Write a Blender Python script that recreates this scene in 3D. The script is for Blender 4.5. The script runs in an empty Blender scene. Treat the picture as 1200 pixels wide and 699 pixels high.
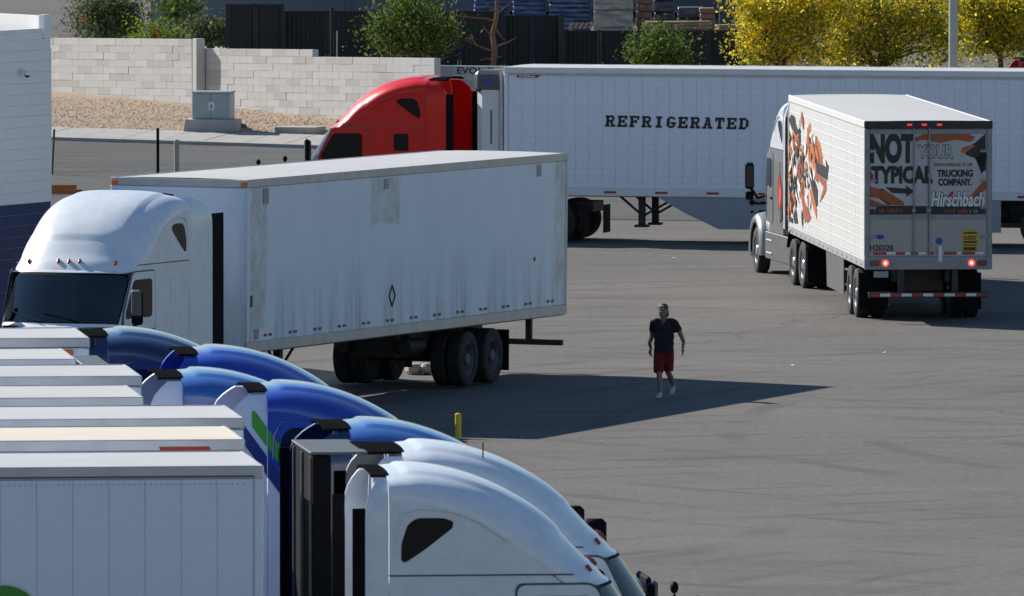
import bpy, math, random
from mathutils import Vector, Matrix
R = math.radians
random.seed(11)
S = bpy.context.scene
COL = S.collection
# ------------------------------------------------------------------ camera
CAM_H, PITCH, FPX = 12.359, R(2.941), 13298.0          # 400 mm lens on a high spot, seen over the yard
cd = bpy.data.cameras.new('camera'); cam = bpy.data.objects.new('camera', cd); COL.objects.link(cam)
cam.location = (0, 0, CAM_H); cam.rotation_euler = (math.pi/2 - PITCH, 0, 0)
cd.sensor_width = 36; cd.lens = FPX*36/1200; cd.sensor_fit = 'HORIZONTAL'
cd.clip_start = 1; cd.clip_end = 6000
cd.dof.use_dof = True; cd.dof.focus_distance = 212; cd.dof.aperture_fstop = 14
S.camera = cam
# ------------------------------------------------------------------ world and sun
SUN = Vector((-4.87, 4.3, 4.11)).normalized()
w = bpy.data.worlds.new('World'); S.world = w; w.use_nodes = True
nt = w.node_tree
sky = nt.nodes.new('ShaderNodeTexSky'); sky.sky_type = 'NISHITA'; sky.sun_disc = False
sky.sun_elevation = math.asin(SUN.z); sky.sun_rotation = math.atan2(SUN.x, SUN.y)
sky.air_density = 1.3; sky.dust_density = 0.0; sky.ozone_density = 5.5
nt.links.new(sky.outputs[0], nt.nodes['Background'].inputs[0]); nt.nodes['Background'].inputs[1].default_value = 0.071
sd = bpy.data.lights.new('sun', 'SUN'); so = bpy.data.objects.new('sun', sd); COL.objects.link(so)
sd.energy = 5.0; sd.angle = R(0.53); sd.color = (1, .94, .85)
so.rotation_euler = (-SUN).to_track_quat('-Z', 'Y').to_euler(); so.location = (0, 200, 80)
S.view_settings.view_transform = 'Standard'; S.view_settings.look = 'None'
S.view_settings.exposure = 0.5; S.view_settings.gamma = 1
S.render.engine = 'CYCLES'; S.cycles.max_bounces = 6
S.render.resolution_x = 1024; S.render.resolution_y = 596

# ------------------------------------------------------------------ pixel helpers (1200 px wide photo)
_c, _s = math.cos(PITCH), math.sin(PITCH)
def ray(x, y):
    a = (x-600)/FPX; v = -(y-349.5)/FPX
    return Vector((a, _c + v*_s, -_s + v*_c))
def atz(x, y, z=0.0):
    r = ray(x, y); t = (z-CAM_H)/r.z
    return Vector((0, 0, CAM_H)) + r*t
def aty(x, y, Y):
    r = ray(x, y); return Vector((0, 0, CAM_H)) + r*(Y/r.y)

# ------------------------------------------------------------------ materials
def newmat(name):
    m = bpy.data.materials.new(name); m.use_nodes = True
    return m, m.node_tree, m.node_tree.nodes['Principled BSDF']
def coords(nt, scale=(1, 1, 1)):
    tc = nt.nodes.new('ShaderNodeTexCoord'); mp = nt.nodes.new('ShaderNodeMapping')
    mp.inputs['Scale'].default_value = scale; nt.links.new(tc.outputs['Object'], mp.inputs['Vector'])
    return mp.outputs[0]
def noise(nt, vec, scale, detail=4, rough=.55):
    n = nt.nodes.new('ShaderNodeTexNoise'); n.inputs['Scale'].default_value = scale
    n.inputs['Detail'].default_value = detail; n.inputs['Roughness'].default_value = rough
    nt.links.new(vec, n.inputs['Vector']); return n.outputs['Fac']
def ramp(nt, fac, stops):
    r = nt.nodes.new('ShaderNodeValToRGB'); e = r.color_ramp.elements
    while len(e) < len(stops): e.new(.5)
    for i, (p, c) in enumerate(stops):
        e[i].position = p; e[i].color = (*c, 1) if len(c) == 3 else c
    nt.links.new(fac, r.inputs[0]); return r.outputs[0]
def mixc(nt, fac, a, b, mode='MIX'):
    m = nt.nodes.new('ShaderNodeMix'); m.data_type = 'RGBA'; m.blend_type = mode
    for s, v in ((m.inputs[0], fac), (m.inputs[6], a), (m.inputs[7], b)):
        if isinstance(v, (int, float)): s.default_value = v
        elif isinstance(v, tuple): s.default_value = (*v, 1)
        else: nt.links.new(v, s)
    return m.outputs[2]
def bump(nt, bs, h, strength=.3, dist=.01):
    b = nt.nodes.new('ShaderNodeBump'); b.inputs['Strength'].default_value = strength; b.inputs['Distance'].default_value = dist
    nt.links.new(h, b.inputs['Height']); nt.links.new(b.outputs[0], bs.inputs['Normal'])
def mat(name, col, rough=.5, metal=0, coat=0, var=.12, vscale=2.0, dirt=None, dirt_amt=.3, bumpy=0, bscale=60, stretch=(1, 1, 1), spec=.5, emit=0):
    m, nt, bs = newmat(name)
    v = coords(nt, stretch)
    d = tuple(c*(1-var) for c in col)
    c = ramp(nt, noise(nt, v, vscale, 6), [(.3, d), (.68, col)])
    if dirt:
        f = ramp(nt, noise(nt, v, vscale*2.3, 8, .7), [(.45, (0, 0, 0)), (.75, (dirt_amt,)*3)])
        c = mixc(nt, f, c, dirt)
    nt.links.new(c, bs.inputs['Base Color'])
    bs.inputs['Roughness'].default_value = rough; bs.inputs['Metallic'].default_value = metal
    bs.inputs['Coat Weight'].default_value = coat; bs.inputs['Coat Roughness'].default_value = .09
    bs.inputs['Specular IOR Level'].default_value = spec
    if bumpy: bump(nt, bs, noise(nt, v, bscale, 4), bumpy)
    if emit:
        bs.inputs['Emission Color'].default_value = (*col, 1); bs.inputs['Emission Strength'].default_value = emit
    return m
M = {}
M['white'] = mat('white_paint', (.78, .82, .88), .32, coat=.5, var=.05, dirt=(.45, .42, .38), dirt_amt=.3)  # white tinted blue to carry the shade on the cabs
M['red'] = mat('red_paint', (.74, .008, .006), .33, coat=.3, var=.08, spec=.3)
M['blue'] = mat('blue_paint', (.007, .052, .42), .28, coat=1.0, var=.1)
M['navy'] = mat('navy_paint', (.006, .018, .085), .28, coat=1.0, var=.1)
M['sheenblue'] = mat('blue_paint_sky_sheen', (.03, .12, .44), .28, coat=1.0, var=.1)  # blue made paler to carry sky reflection on the roofs
M['silver'] = mat('silver_paint', (.24, .25, .26), .4, metal=.2, coat=.6, var=.06)
M['charcoal'] = mat('charcoal_plastic', (.10, .105, .11), .5, var=.2)
M['black'] = mat('black_plastic', (.009, .009, .011), .75, var=.3, spec=.1)
M['flap'] = mat('dark_flap', (.012, .013, .014), .9, var=.2, spec=.0)
M['rubber'] = mat('tyre_rubber', (.022, .021, .021), .85, var=.3, dirt=(.10, .09, .08), dirt_amt=.4, vscale=3)
M['rim'] = mat('wheel_metal', (.52, .53, .55), .38, metal=.75, var=.25, vscale=6)
M['shaderim'] = mat('shade_darkened_wheel_metal', (.13, .13, .14), .6, metal=.2, var=.3, vscale=6)  # wheel metal darkened to stand for weak light under the trailer
M['steel'] = mat('frame_steel', (.03, .03, .033), .6, var=.4, dirt=(.12, .10, .08))
M['alu'] = mat('aluminium_rail', (.52, .53, .55), .42, metal=.55, var=.18, vscale=3)
M['railwhite'] = mat('white_rail', (.72, .73, .74), .4, var=.08)
M['glass'] = mat('dark_glass', (.004, .006, .009), .06, var=.1, spec=.35)
def clearglass():
    m, nt, bs = newmat('tinted_windshield'); tr = nt.nodes.new('ShaderNodeBsdfTransparent'); tr.inputs[0].default_value = (.62, .70, .70, 1)
    gl = nt.nodes.new('ShaderNodeBsdfGlossy'); gl.inputs['Roughness'].default_value = .03; fr = nt.nodes.new('ShaderNodeFresnel'); fr.inputs[0].default_value = 2.0
    mx = nt.nodes.new('ShaderNodeMixShader'); nt.links.new(fr.outputs[0], mx.inputs[0]); nt.links.new(tr.outputs[0], mx.inputs[1]); nt.links.new(gl.outputs[0], mx.inputs[2])
    nt.links.new(mx.outputs[0], nt.nodes['Material Output'].inputs[0]); return m
M['clearglass'] = clearglass()
M['mirror'] = mat('mirror_glass', (.03, .045, .04), .1, metal=.3)
M['skirtgrey'] = mat('skirt_grey', (.30, .32, .37), .5, var=.1)
M['neutralwhite'] = mat('trailer_side_neutral', (.64, .64, .64), .45, coat=.1, var=.05, dirt=(.5, .5, .48), dirt_amt=.12)  # copy without the blue shade tint, for the sunlit trailer
M['sidewhite'] = mat('trailer_side_shade_tinted_white', (.79, .82, .92), .38, coat=.25, var=.05, dirt=(.5, .5, .48), dirt_amt=.12)  # white tinted blue to carry the shade on unlit sides
M['roofwhite'] = mat('trailer_roof_white', (.53, .525, .515), .6, var=.10, vscale=.7, dirt=(.50, .48, .44), dirt_amt=.35)
M['roofgrey'] = mat('trailer_roof_grey_white', (.51, .515, .52), .6, var=.10, vscale=.7, dirt=(.45, .44, .42), dirt_amt=.35)
M['roofcream'] = mat('trailer_roof_cream', (.72, .64, .52), .6, var=.06, vscale=.7, dirt=(.55, .48, .38), dirt_amt=.25)
M['amber'] = mat('amber_lens', (.75, .16, .02), .25)
M['marker'] = mat('marker_lens', (.35, .04, .015), .25)
M['redlens'] = mat('red_lens', (.45, .01, .01), .3)
M['dimlens'] = mat('dim_red_lens', (.20, .012, .010), .4)
M['brakelamp'] = mat('lit_brake_lamp', (1, .05, .03), .3, emit=2.2)
M['markerlit'] = mat('lit_marker_lamp', (.9, .03, .02), .3, emit=.7)
M['brakecore'] = mat('lit_brake_lamp_core', (1, .45, .35), .3, emit=3.5)
M['tapered'] = mat('red_reflective_tape', (.42, .02, .02), .35)
M['tapewhite'] = mat('white_reflective_tape', (.75, .75, .74), .35)
M['ink'] = mat('black_print', (.012, .012, .014), .45)
M['orange'] = mat('orange_print', (.62, .17, .03), .45, var=.3, vscale=9)
M['rust'] = mat('dark_orange_print', (.40, .10, .03), .45, var=.35, vscale=6)
M['printwhite'] = mat('white_print', (.78, .78, .78), .45)
M['doorwhite'] = mat('shaded_grimy_door_white', (.50, .50, .51), .45, var=.15, dirt=(.35, .33, .30), dirt_amt=.3)  # base white lowered for the doors' shade, random grime over it
M['printgrey'] = mat('grey_print', (.30, .31, .33), .45)
M['green'] = mat('green_print', (.05, .28, .02), .4)
M['stripegreen'] = mat('stripe_green', (.07, .42, .02), .35)
M['stripeblue'] = mat('stripe_blue', (.012, .03, .22), .35)
M['yellow'] = mat('yellow_paint', (.72, .48, .02), .5, var=.2, vscale=12)
M['placard'] = mat('yellow_placard', (.62, .36, .02), .5)
M['logo'] = mat('logo_red', (.38, .02, .03), .45)
M['logoblue'] = mat('logo_blue', (.03, .06, .42), .45)
M['interior'] = mat('cab_interior', (.09, .09, .095), .8)
M['concrete'] = mat('concrete', (.44, .42, .39), .85, var=.2, vscale=3, bumpy=.2)
M['kerb'] = mat('kerb_concrete', (.39, .375, .35), .85, var=.2, vscale=2, bumpy=.2)
M['block'] = mat('wall_block', (.53, .525, .515), .9, var=.14, vscale=1.1, bumpy=.35, bscale=40)
M['block2'] = mat('wall_block_light', (.565, .555, .54), .9, var=.14, vscale=1.3, bumpy=.35, bscale=40)
M['block3'] = mat('wall_block_pink', (.47, .455, .44), .9, var=.14, vscale=1.3, bumpy=.35, bscale=40)
M['mortar'] = mat('mortar', (.47, .45, .42), .95)
M['plainblock'] = mat('painted_white_block', (.68, .68, .69), .7, var=.06, vscale=1.2, bumpy=.2)
M['blueblock'] = mat('painted_blue_block', (.010, .024, .095), .7, var=.15, vscale=1.2, bumpy=.2)
M['fence'] = mat('dark_fence', (.012, .012, .014), .55, var=.3)
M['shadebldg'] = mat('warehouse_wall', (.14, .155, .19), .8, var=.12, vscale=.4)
M['box'] = mat('utility_box', (.37, .42, .43), .5, var=.15, vscale=3)
M['bark'] = mat('bark', (.13, .085, .055), .95, var=.4, vscale=14, bumpy=.5)
M['deadwood'] = mat('dead_bark', (.22, .13, .08), .95, var=.5, vscale=10, bumpy=.5)
M['wood'] = mat('raw_timber', (.60, .40, .22), .8, var=.25, vscale=8)
M['brownbox'] = mat('brown_cartons', (.26, .17, .13), .8, var=.4, vscale=6)
M['tan'] = mat('tan_pipe', (.42, .36, .27), .5)
M['redtruck'] = mat('shade_darkened_red_paint', (.35, .012, .02), .3, coat=.8)  # red darkened to carry the shade on its visible side
M['rubble'] = mat('pale_rubble', (.60, .55, .48), .9, var=.3, vscale=8)
M['skin'] = mat('skin', (.24, .135, .095), .55, var=.1)  # skin tone darkened to stand for backlighting
M['shirt'] = mat('black_shirt', (.010, .010, .013), .9)
M['shorts'] = mat('red_shorts', (.15, .004, .007), .9)
M['shoe'] = mat('white_shoe', (.42, .43, .46), .7)
M['hair'] = mat('dark_hair', (.02, .015, .012), .8)
M['cap'] = mat('dark_cap', (.05, .05, .055), .7)
M['camblack'] = mat('camera_black', (.02, .02, .02), .3)

def wrapmat(name, a, b):          # stretch-wrapped pallet loads
    m, nt, bs = newmat(name); v = coords(nt, (1, 1, 3))
    nt.links.new(ramp(nt, noise(nt, v, 2.5, 8, .7), [(.35, a), (.62, b)]), bs.inputs['Base Color'])
    bs.inputs['Roughness'].default_value = .25
    bump(nt, bs, noise(nt, v, 7, 5), .8, .04); return m
M['wrapblue'] = wrapmat('blue_wrapped_load', (.03, .06, .16), (.16, .22, .36))
M['wrapgrey'] = wrapmat('grey_wrapped_load', (.22, .20, .18), (.50, .47, .43))
M['wrapdark'] = wrapmat('dark_wrapped_load', (.03, .03, .045), (.13, .13, .16))

def asphalt(name, a, b, patch):
    m, nt, bs = newmat(name); v = coords(nt)
    n1 = noise(nt, v, .10, 5, .6); n2 = noise(nt, coords(nt, (1, .35, 1)), 7, 8, .8); n3 = noise(nt, coords(nt, (.16, .9, 1)), .8, 6, .65)
    c = ramp(nt, n1, [(.32, a), (.68, b)])
    c = mixc(nt, ramp(nt, n3, [(.42, (0, 0, 0)), (.70, (.3,)*3)]), c, patch)
    c = mixc(nt, .5, c, ramp(nt, n2, [(.3, (.30,)*3), (.7, (.68,)*3)]), 'OVERLAY')
    # worn tyre arcs: two families of large circles, broken up by noise
    for (cx, cy, sc, amt) in ((30, 196, .55, .38), (-18, 176, .42, .30), (16, 158, .7, .38)):
        tc = nt.nodes.new('ShaderNodeTexCoord'); mp = nt.nodes.new('ShaderNodeMapping'); mp.inputs['Location'].default_value = (-cx, -cy, 0)
        nt.links.new(tc.outputs['Object'], mp.inputs[0])
        wv = nt.nodes.new('ShaderNodeTexWave'); wv.wave_type = 'RINGS'; wv.rings_direction = 'Z'; wv.inputs['Scale'].default_value = sc*.25
        wv.inputs['Distortion'].default_value = 2.5; wv.inputs['Detail'].default_value = 3; wv.inputs['Detail Scale'].default_value = .35
        nt.links.new(mp.outputs[0], wv.inputs['Vector'])
        k = ramp(nt, wv.outputs['Fac'], [(.86, (0, 0, 0)), (.97, (1, 1, 1))])
        g = ramp(nt, noise(nt, coords(nt), .16+sc*.1, 3), [(.47, (0, 0, 0)), (.62, (amt,)*3)])
        c = mixc(nt, mixc(nt, 1.0, k, g, 'MULTIPLY'), c, tuple(x*.52 for x in a))
    # oil spots
    c = mixc(nt, ramp(nt, noise(nt, v, 1.7, 2), [(.68, (0, 0, 0)), (.75, (.5,)*3)]), c, tuple(x*.5 for x in a))
    vo = nt.nodes.new('ShaderNodeTexVoronoi'); vo.feature = 'DISTANCE_TO_EDGE'; vo.inputs['Scale'].default_value = .085
    wn = nt.nodes.new('ShaderNodeTexNoise'); wn.inputs['Scale'].default_value = .5; wn.inputs['Detail'].default_value = 6; nt.links.new(v, wn.inputs['Vector'])
    wa = nt.nodes.new('ShaderNodeVectorMath'); wa.operation = 'MULTIPLY_ADD'; wa.inputs[1].default_value = (2.2,)*3; nt.links.new(wn.outputs['Color'], wa.inputs[0]); nt.links.new(v, wa.inputs[2]); nt.links.new(wa.outputs[0], vo.inputs['Vector'])
    ck = ramp(nt, vo.outputs['Distance'], [(.0, (1, 1, 1)), (.006, (0, 0, 0))])
    cm = ramp(nt, noise(nt, v, .07, 2), [(.45, (0, 0, 0)), (.6, (.5,)*3)])
    c = mixc(nt, mixc(nt, 1.0, ck, cm, 'MULTIPLY'), c, tuple(x*.4 for x in a))
    c = mixc(nt, ramp(nt, noise(nt, coords(nt, (.5, 1, 1)), .28, 3, .6), [(.56, (0, 0, 0)), (.66, (.30,)*3)]), c, tuple(x*.62 for x in a))
    c = mixc(nt, ramp(nt, noise(nt, v, 3.1, 3, .7), [(.68, (0, 0, 0)), (.74, (.35,)*3)]), c, tuple(x*.45 for x in a))
    # pale aggregate and scraps
    c = mixc(nt, ramp(nt, noise(nt, v, 6, 2), [(.775, (0, 0, 0)), (.80, (.6,)*3)]), c, (.45, .43, .40))
    nt.links.new(c, bs.inputs['Base Color']); bs.inputs['Roughness'].default_value = .95; bs.inputs['Specular IOR Level'].default_value = .12
    bump(nt, bs, noise(nt, v, 45, 4), .45, .01); return m
M['lot'] = asphalt('lot_asphalt', (.126, .118, .111), (.155, .146, .138), (.176, .165, .155))
M['street'] = asphalt('street_asphalt', (.095, .093, .092), (.117, .115, .114), (.13, .128, .126))

def gravelmat():
    m, nt, bs = newmat('tan_gravel'); v = coords(nt)
    vo = nt.nodes.new('ShaderNodeTexVoronoi'); vo.inputs['Scale'].default_value = 24; nt.links.new(v, vo.inputs['Vector'])
    sp = nt.nodes.new('ShaderNodeSeparateColor'); nt.links.new(vo.outputs['Color'], sp.inputs[0])
    c = ramp(nt, sp.outputs[0], [(0, (.30, .205, .13)), (.4, (.42, .30, .20)), (.75, (.50, .37, .255)), (1, (.60, .48, .37))])
    nt.links.new(c, bs.inputs['Base Color']); bs.inputs['Roughness'].default_value = .95
    bump(nt, bs, vo.outputs['Distance'], .9, .05); return m
M['gravel'] = gravelmat()
def islandmat(name, stops, rough=.6, trans=.25):
    m, nt, bs = newmat(name)
    g = nt.nodes.new('ShaderNodeNewGeometry')
    c = ramp(nt, g.outputs['Random Per Island'], stops)
    nt.links.new(c, bs.inputs['Base Color']); bs.inputs['Roughness'].default_value = rough+.2; bs.inputs['Specular IOR Level'].default_value = .15
    if trans:
        tr = nt.nodes.new('ShaderNodeBsdfTranslucent'); mx = nt.nodes.new('ShaderNodeMixShader'); mx.inputs[0].default_value = trans
        nt.links.new(c, tr.inputs[0]); nt.links.new(bs.outputs[0], mx.inputs[1]); nt.links.new(tr.outputs[0], mx.inputs[2])
        nt.links.new(mx.outputs[0], nt.nodes['Material Output'].inputs[0])
    return m
M['stones'] = islandmat('gravel_stones', [(0, (.30, .205, .13)), (.5, (.45, .325, .22)), (1, (.62, .50, .39))], .9, 0)
M['leaf'] = islandmat('green_leaves', [(0, (.035, .065, .012)), (.5, (.09, .145, .025)), (1, (.19, .25, .06))], .5, .4)
M['leafolive'] = islandmat('olive_leaves', [(0, (.035, .055, .02)), (.5, (.09, .12, .045)), (1, (.20, .22, .11))], .5, .3)
M['leaflime'] = islandmat('lime_leaves', [(0, (.10, .18, .01)), (1, (.28, .36, .03))], .5, .35)
M['leafpalo'] = islandmat('palo_verde_leaves', [(0, (.11, .15, .035)), (.5, (.22, .27, .06)), (1, (.36, .40, .10))], .6, .5)
M['blossom'] = islandmat('yellow_blossom', [(0, (.60, .44, .015)), (.5, (.82, .63, .03)), (1, (.90, .76, .09))], .7, .55)

def plate_mat():                  # weathered plate van side: vertical run-off streaks
    m, nt, bs = newmat('weathered_white_plate'); v = coords(nt, (1.5, 1, .13))
    tc = nt.nodes.new('ShaderNodeTexCoord'); sp = nt.nodes.new('ShaderNodeSeparateXYZ'); nt.links.new(tc.outputs['Object'], sp.inputs[0])
    c = ramp(nt, noise(nt, coords(nt), .8, 5), [(.3, (.66, .73, .84)), (.7, (.74, .81, .91))])  # blue shade tint put into the base white of this side
    low = nt.nodes.new('ShaderNodeMapRange'); low.inputs[1].default_value = 2.7; low.inputs[2].default_value = 1.3
    low.inputs[3].default_value = 0; low.inputs[4].default_value = .95; nt.links.new(sp.outputs[2], low.inputs[0])
    st = ramp(nt, noise(nt, v, 1.1, 9, .75), [(.44, (0, 0, 0)), (.68, (1, 1, 1))])
    f = nt.nodes.new('ShaderNodeMath'); f.operation = 'MULTIPLY'; nt.links.new(st, f.inputs[0]); nt.links.new(low.outputs[0], f.inputs[1])
    c = mixc(nt, f.outputs[0], c, (.27, .27, .28))
    tr_ = nt.nodes.new('ShaderNodeTexCoord'); tr_.name = 'trailer_coords'
    wob = noise(nt, tr_.outputs['Object'], 5, 5, .7); sx = nt.nodes.new('ShaderNodeSeparateXYZ'); nt.links.new(tr_.outputs['Object'], sx.inputs[0])
    def edge(sock, c0, half):
        a_ = nt.nodes.new('ShaderNodeMath'); a_.operation = 'SUBTRACT'; nt.links.new(sock, a_.inputs[0]); a_.inputs[1].default_value = c0
        b_ = nt.nodes.new('ShaderNodeMath'); b_.operation = 'ABSOLUTE'; nt.links.new(a_.outputs[0], b_.inputs[0])
        d_ = nt.nodes.new('ShaderNodeMath'); d_.operation = 'MULTIPLY_ADD'; nt.links.new(wob, d_.inputs[0]); d_.inputs[1].default_value = .35; nt.links.new(b_.outputs[0], d_.inputs[2])
        m_ = nt.nodes.new('ShaderNodeMapRange'); m_.inputs[1].default_value = half+.175-.04; m_.inputs[2].default_value = half+.175+.06; m_.inputs[3].default_value = 1; m_.inputs[4].default_value = 0
        nt.links.new(d_.outputs[0], m_.inputs[0]); return m_.outputs[0]
    blot = ramp(nt, noise(nt, tr_.outputs['Object'], 2.6, 7, .75), [(.34, (.05,)*3), (.62, (.9,)*3)])
    tone = ramp(nt, noise(nt, tr_.outputs['Object'], 6, 5, .7), [(.35, (.38, .39, .41)), (.55, (.50, .485, .455)), (.7, (.62, .64, .68))])
    for (cx_, hx, cz_, hz) in ((9.46, .70, 3.55, .42), (15.62, .36, 2.75, 1.25), (.42, .26, 2.85, 1.15)):
        mm = nt.nodes.new('ShaderNodeMath'); mm.operation = 'MULTIPLY'; nt.links.new(edge(sx.outputs[0], cx_, hx), mm.inputs[0]); nt.links.new(edge(sx.outputs[2], cz_, hz), mm.inputs[1])
        c = mixc(nt, mixc(nt, 1.0, mm.outputs[0], blot, 'MULTIPLY'), c, tone)
    nt.links.new(c, bs.inputs['Base Color']); bs.inputs['Roughness'].default_value = .42
    bump(nt, bs, noise(nt, coords(nt, (1, 1, .8)), 1.1, 3), .3, .05); return m
M['plate'] = plate_mat()
M['barepatch'] = mat('bare_metal_patch', (.52, .49, .44), .5, metal=.2, var=.4, vscale=3.5, dirt=(.24, .21, .17), dirt_amt=.7, stretch=(1, 1, .6))
M['alu2'] = mat('dull_rear_frame', (.30, .31, .33), .5, metal=.3, var=.25, vscale=3)
M['diamond'] = None
def diamondmat():
    m, nt, bs = newmat('diamond_plate'); v = coords(nt)
    mp = nt.nodes.new('ShaderNodeMapping'); mp.inputs['Rotation'].default_value = (R(45), 0, 0); nt.links.new(v, mp.inputs[0])
    ck = nt.nodes.new('ShaderNodeTexChecker'); ck.inputs['Scale'].default_value = 26
    ck.inputs[1].default_value = (.29, .295, .31, 1); ck.inputs[2].default_value = (.34, .345, .36, 1); nt.links.new(mp.outputs[0], ck.inputs[0])
    nt.links.new(ck.outputs[0], bs.inputs['Base Color']); bs.inputs['Metallic'].default_value = .5; bs.inputs['Roughness'].default_value = .35
    bump(nt, bs, ck.outputs['Fac'], .6, .01); return m
M['diamond'] = diamondmat()

# ------------------------------------------------------------------ mesh helpers
class MB:
    def __init__(s): s.v = []; s.f = []
    def add(s, vs, fs):
        b = len(s.v); s.v += [tuple(p) for p in vs]; s.f += [tuple(b+i for i in f) for f in fs]; return s
    def box(s, x0, x1, y0, y1, z0, z1):
        return s.add([(x0,y0,z0),(x1,y0,z0),(x1,y1,z0),(x0,y1,z0),(x0,y0,z1),(x1,y0,z1),(x1,y1,z1),(x0,y1,z1)],
                     [(0,3,2,1),(4,5,6,7),(0,1,5,4),(1,2,6,5),(2,3,7,6),(3,0,4,7)])
    def rbox(s, x0, x1, y0, y1, z0, z1, r):      # box with chamfered edges
        xs, ys, zs = (x0, x1), (y0, y1), (z0, z1); vs = []; idx = {}
        for i in (0, 1):
            for j in (0, 1):
                for k in (0, 1):
                    p = [xs[i], ys[j], zs[k]]; d = [r if q == 0 else -r for q in (i, j, k)]
                    for a in range(3):
                        qv = [p[c] + (0 if c == a else d[c]) for c in range(3)]
                        idx[(i, j, k, a)] = len(vs); vs.append(tuple(qv))
        fs = []
        for a, (b, c) in enumerate(((1, 2), (0, 2), (0, 1))):
            for q in (0, 1):
                loop = []
                for (u, v_) in ((0, 0), (1, 0), (1, 1), (0, 1)):
                    t = [0, 0, 0]; t[a] = q; t[b] = u; t[c] = v_; loop.append(idx[(*t, a)])
                flip = (q == 0) != (a == 1)
                fs.append(tuple(loop[::-1]) if flip else tuple(loop))
        for a in range(3):
            b, c = [x for x in range(3) if x != a]
            for u in (0, 1):
                for v_ in (0, 1):
                    t0 = [0, 0, 0]; t0[b] = u; t0[c] = v_; t1 = list(t0); t1[a] = 1
                    fs.append((idx[(*t0, b)], idx[(*t1, b)], idx[(*t1, c)], idx[(*t0, c)]))
        for i in (0, 1):
            for j in (0, 1):
                for k in (0, 1): fs.append(tuple(idx[(i, j, k, a)] for a in range(3)))
        return s.add(vs, fs)
    def prism(s, poly, axis, a0, a1):            # 2D polygon extruded along an axis; poly in the two other axes in order
        n = len(poly)
        def P(u, v, a):
            return {'x': (a, u, v), 'y': (u, a, v), 'z': (u, v, a)}[axis]
        vs = [P(u, v, a0) for u, v in poly] + [P(u, v, a1) for u, v in poly]
        fs = [tuple(range(n))[::-1], tuple(range(n, 2*n))] + [(i, (i+1) % n, n+(i+1) % n, n+i) for i in range(n)]
        return s.add(vs, fs)
    def tube(s, pts, r, n=8, r2=None):
        pts = [Vector(p) for p in pts]; m = len(pts)
        rs = r if isinstance(r, (list, tuple)) else [r + ((r2 if r2 is not None else r)-r)*i/(m-1) for i in range(m)]
        vs = []; up = None
        for i, p in enumerate(pts):
            t = (pts[min(i+1, m-1)] - pts[max(i-1, 0)]).normalized()
            if up is None: up = t.orthogonal().normalized()
            else: up = (up - t*up.dot(t)); up = up.normalized() if up.length > 1e-6 else t.orthogonal().normalized()
            q = t.cross(up)
            for k in range(n):
                a = 2*math.pi*k/n; vs.append(p + (up*math.cos(a) + q*math.sin(a))*rs[i])
        fs = [(i*n+k, i*n+(k+1) % n, (i+1)*n+(k+1) % n, (i+1)*n+k) for i in range(m-1) for k in range(n)]
        fs += [tuple(range(n))[::-1], tuple(range((m-1)*n, m*n))]
        return s.add(vs, fs)
    def lathe(s, prof, axis='y', n=32, c=(0, 0, 0), closed=False):   # prof: (radius, along)
        vs = []; m = len(prof)
        for (r, a) in prof:
            for k in range(n):
                t = 2*math.pi*k/n; u, v = r*math.cos(t), r*math.sin(t)
                p = {'y': (u, a, v), 'x': (a, u, v), 'z': (u, v, a)}[axis]
                vs.append((p[0]+c[0], p[1]+c[1], p[2]+c[2]))
        fs = [(i*n+k, i*n+(k+1) % n, ((i+1) % m)*n+(k+1) % n, ((i+1) % m)*n+k) for i in range(m if closed else m-1) for k in range(n)]
        if not closed: fs += [tuple(range(n))[::-1], tuple(range((m-1)*n, m*n))]
        return s.add(vs, fs)
    def ball(s, c, r, n=10, sc=(1, 1, 1)):
        prof = [(max(1e-4, r*math.sin(math.pi*i/n)), -r*math.cos(math.pi*i/n)) for i in range(n+1)]
        t = MB().lathe(prof, 'z', 2*n)
        return s.add([(p[0]*sc[0]+c[0], p[1]*sc[1]+c[1], p[2]*sc[2]+c[2]) for p in t.v], t.f)
    def grid(s, pts, flip=False):                # pts[i][j]
        n, m = len(pts), len(pts[0]); vs = [p for row in pts for p in row]
        fs = [(i*m+j, i*m+j+1, (i+1)*m+j+1, (i+1)*m+j) for i in range(n-1) for j in range(m-1)]
        return s.add(vs, [f[::-1] for f in fs] if flip else fs)
    def mesh(s, name='m', smooth=None, recalc=True):
        me = bpy.data.meshes.new(name); me.from_pydata(s.v, [], s.f)
        if recalc:
            import bmesh
            b = bmesh.new(); b.from_mesh(me); bmesh.ops.recalc_face_normals(b, faces=b.faces); b.to_mesh(me); b.free()
        if smooth:
            me.polygons.foreach_set('use_smooth', [True]*len(me.polygons)); me.set_sharp_from_angle(angle=R(smooth))
        me.materials.append(None); return me
CACHE = {}
def cached(key, fn):
    if key not in CACHE: CACHE[key] = fn()
    return CACHE[key]
def obj(name, me, m, parent=None, loc=None, rot=None, scale=None):
    if isinstance(me, MB): me = me.mesh(name)
    o = bpy.data.objects.new(name, me); COL.objects.link(o)
    o.material_slots[0].link = 'OBJECT'; o.material_slots[0].material = M[m] if isinstance(m, str) else m
    if parent: o.parent = parent
    if loc: o.location = loc
    if rot: o.rotation_euler = rot
    if scale: o.scale = scale
    return o
def tag(o, label, cat, group=None, kind=None):
    o['label'] = label; o['category'] = cat
    if group: o['group'] = group
    if kind: o['kind'] = kind
    return o
def thing(name, label, cat, loc=(0, 0, 0), rz=0, group=None):
    o = bpy.data.objects.new(name, None); COL.objects.link(o); o.empty_display_size = .3
    o.location = loc; o.rotation_euler = (0, 0, rz); return tag(o, label, cat, group)
def struct(o): o['kind'] = 'structure'; return o
def copy_tree(o, parent=None):
    c = o.copy(); COL.objects.link(c)
    if parent: c.parent = parent
    for ch in o.children: copy_tree(ch, c)
    return c
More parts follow.
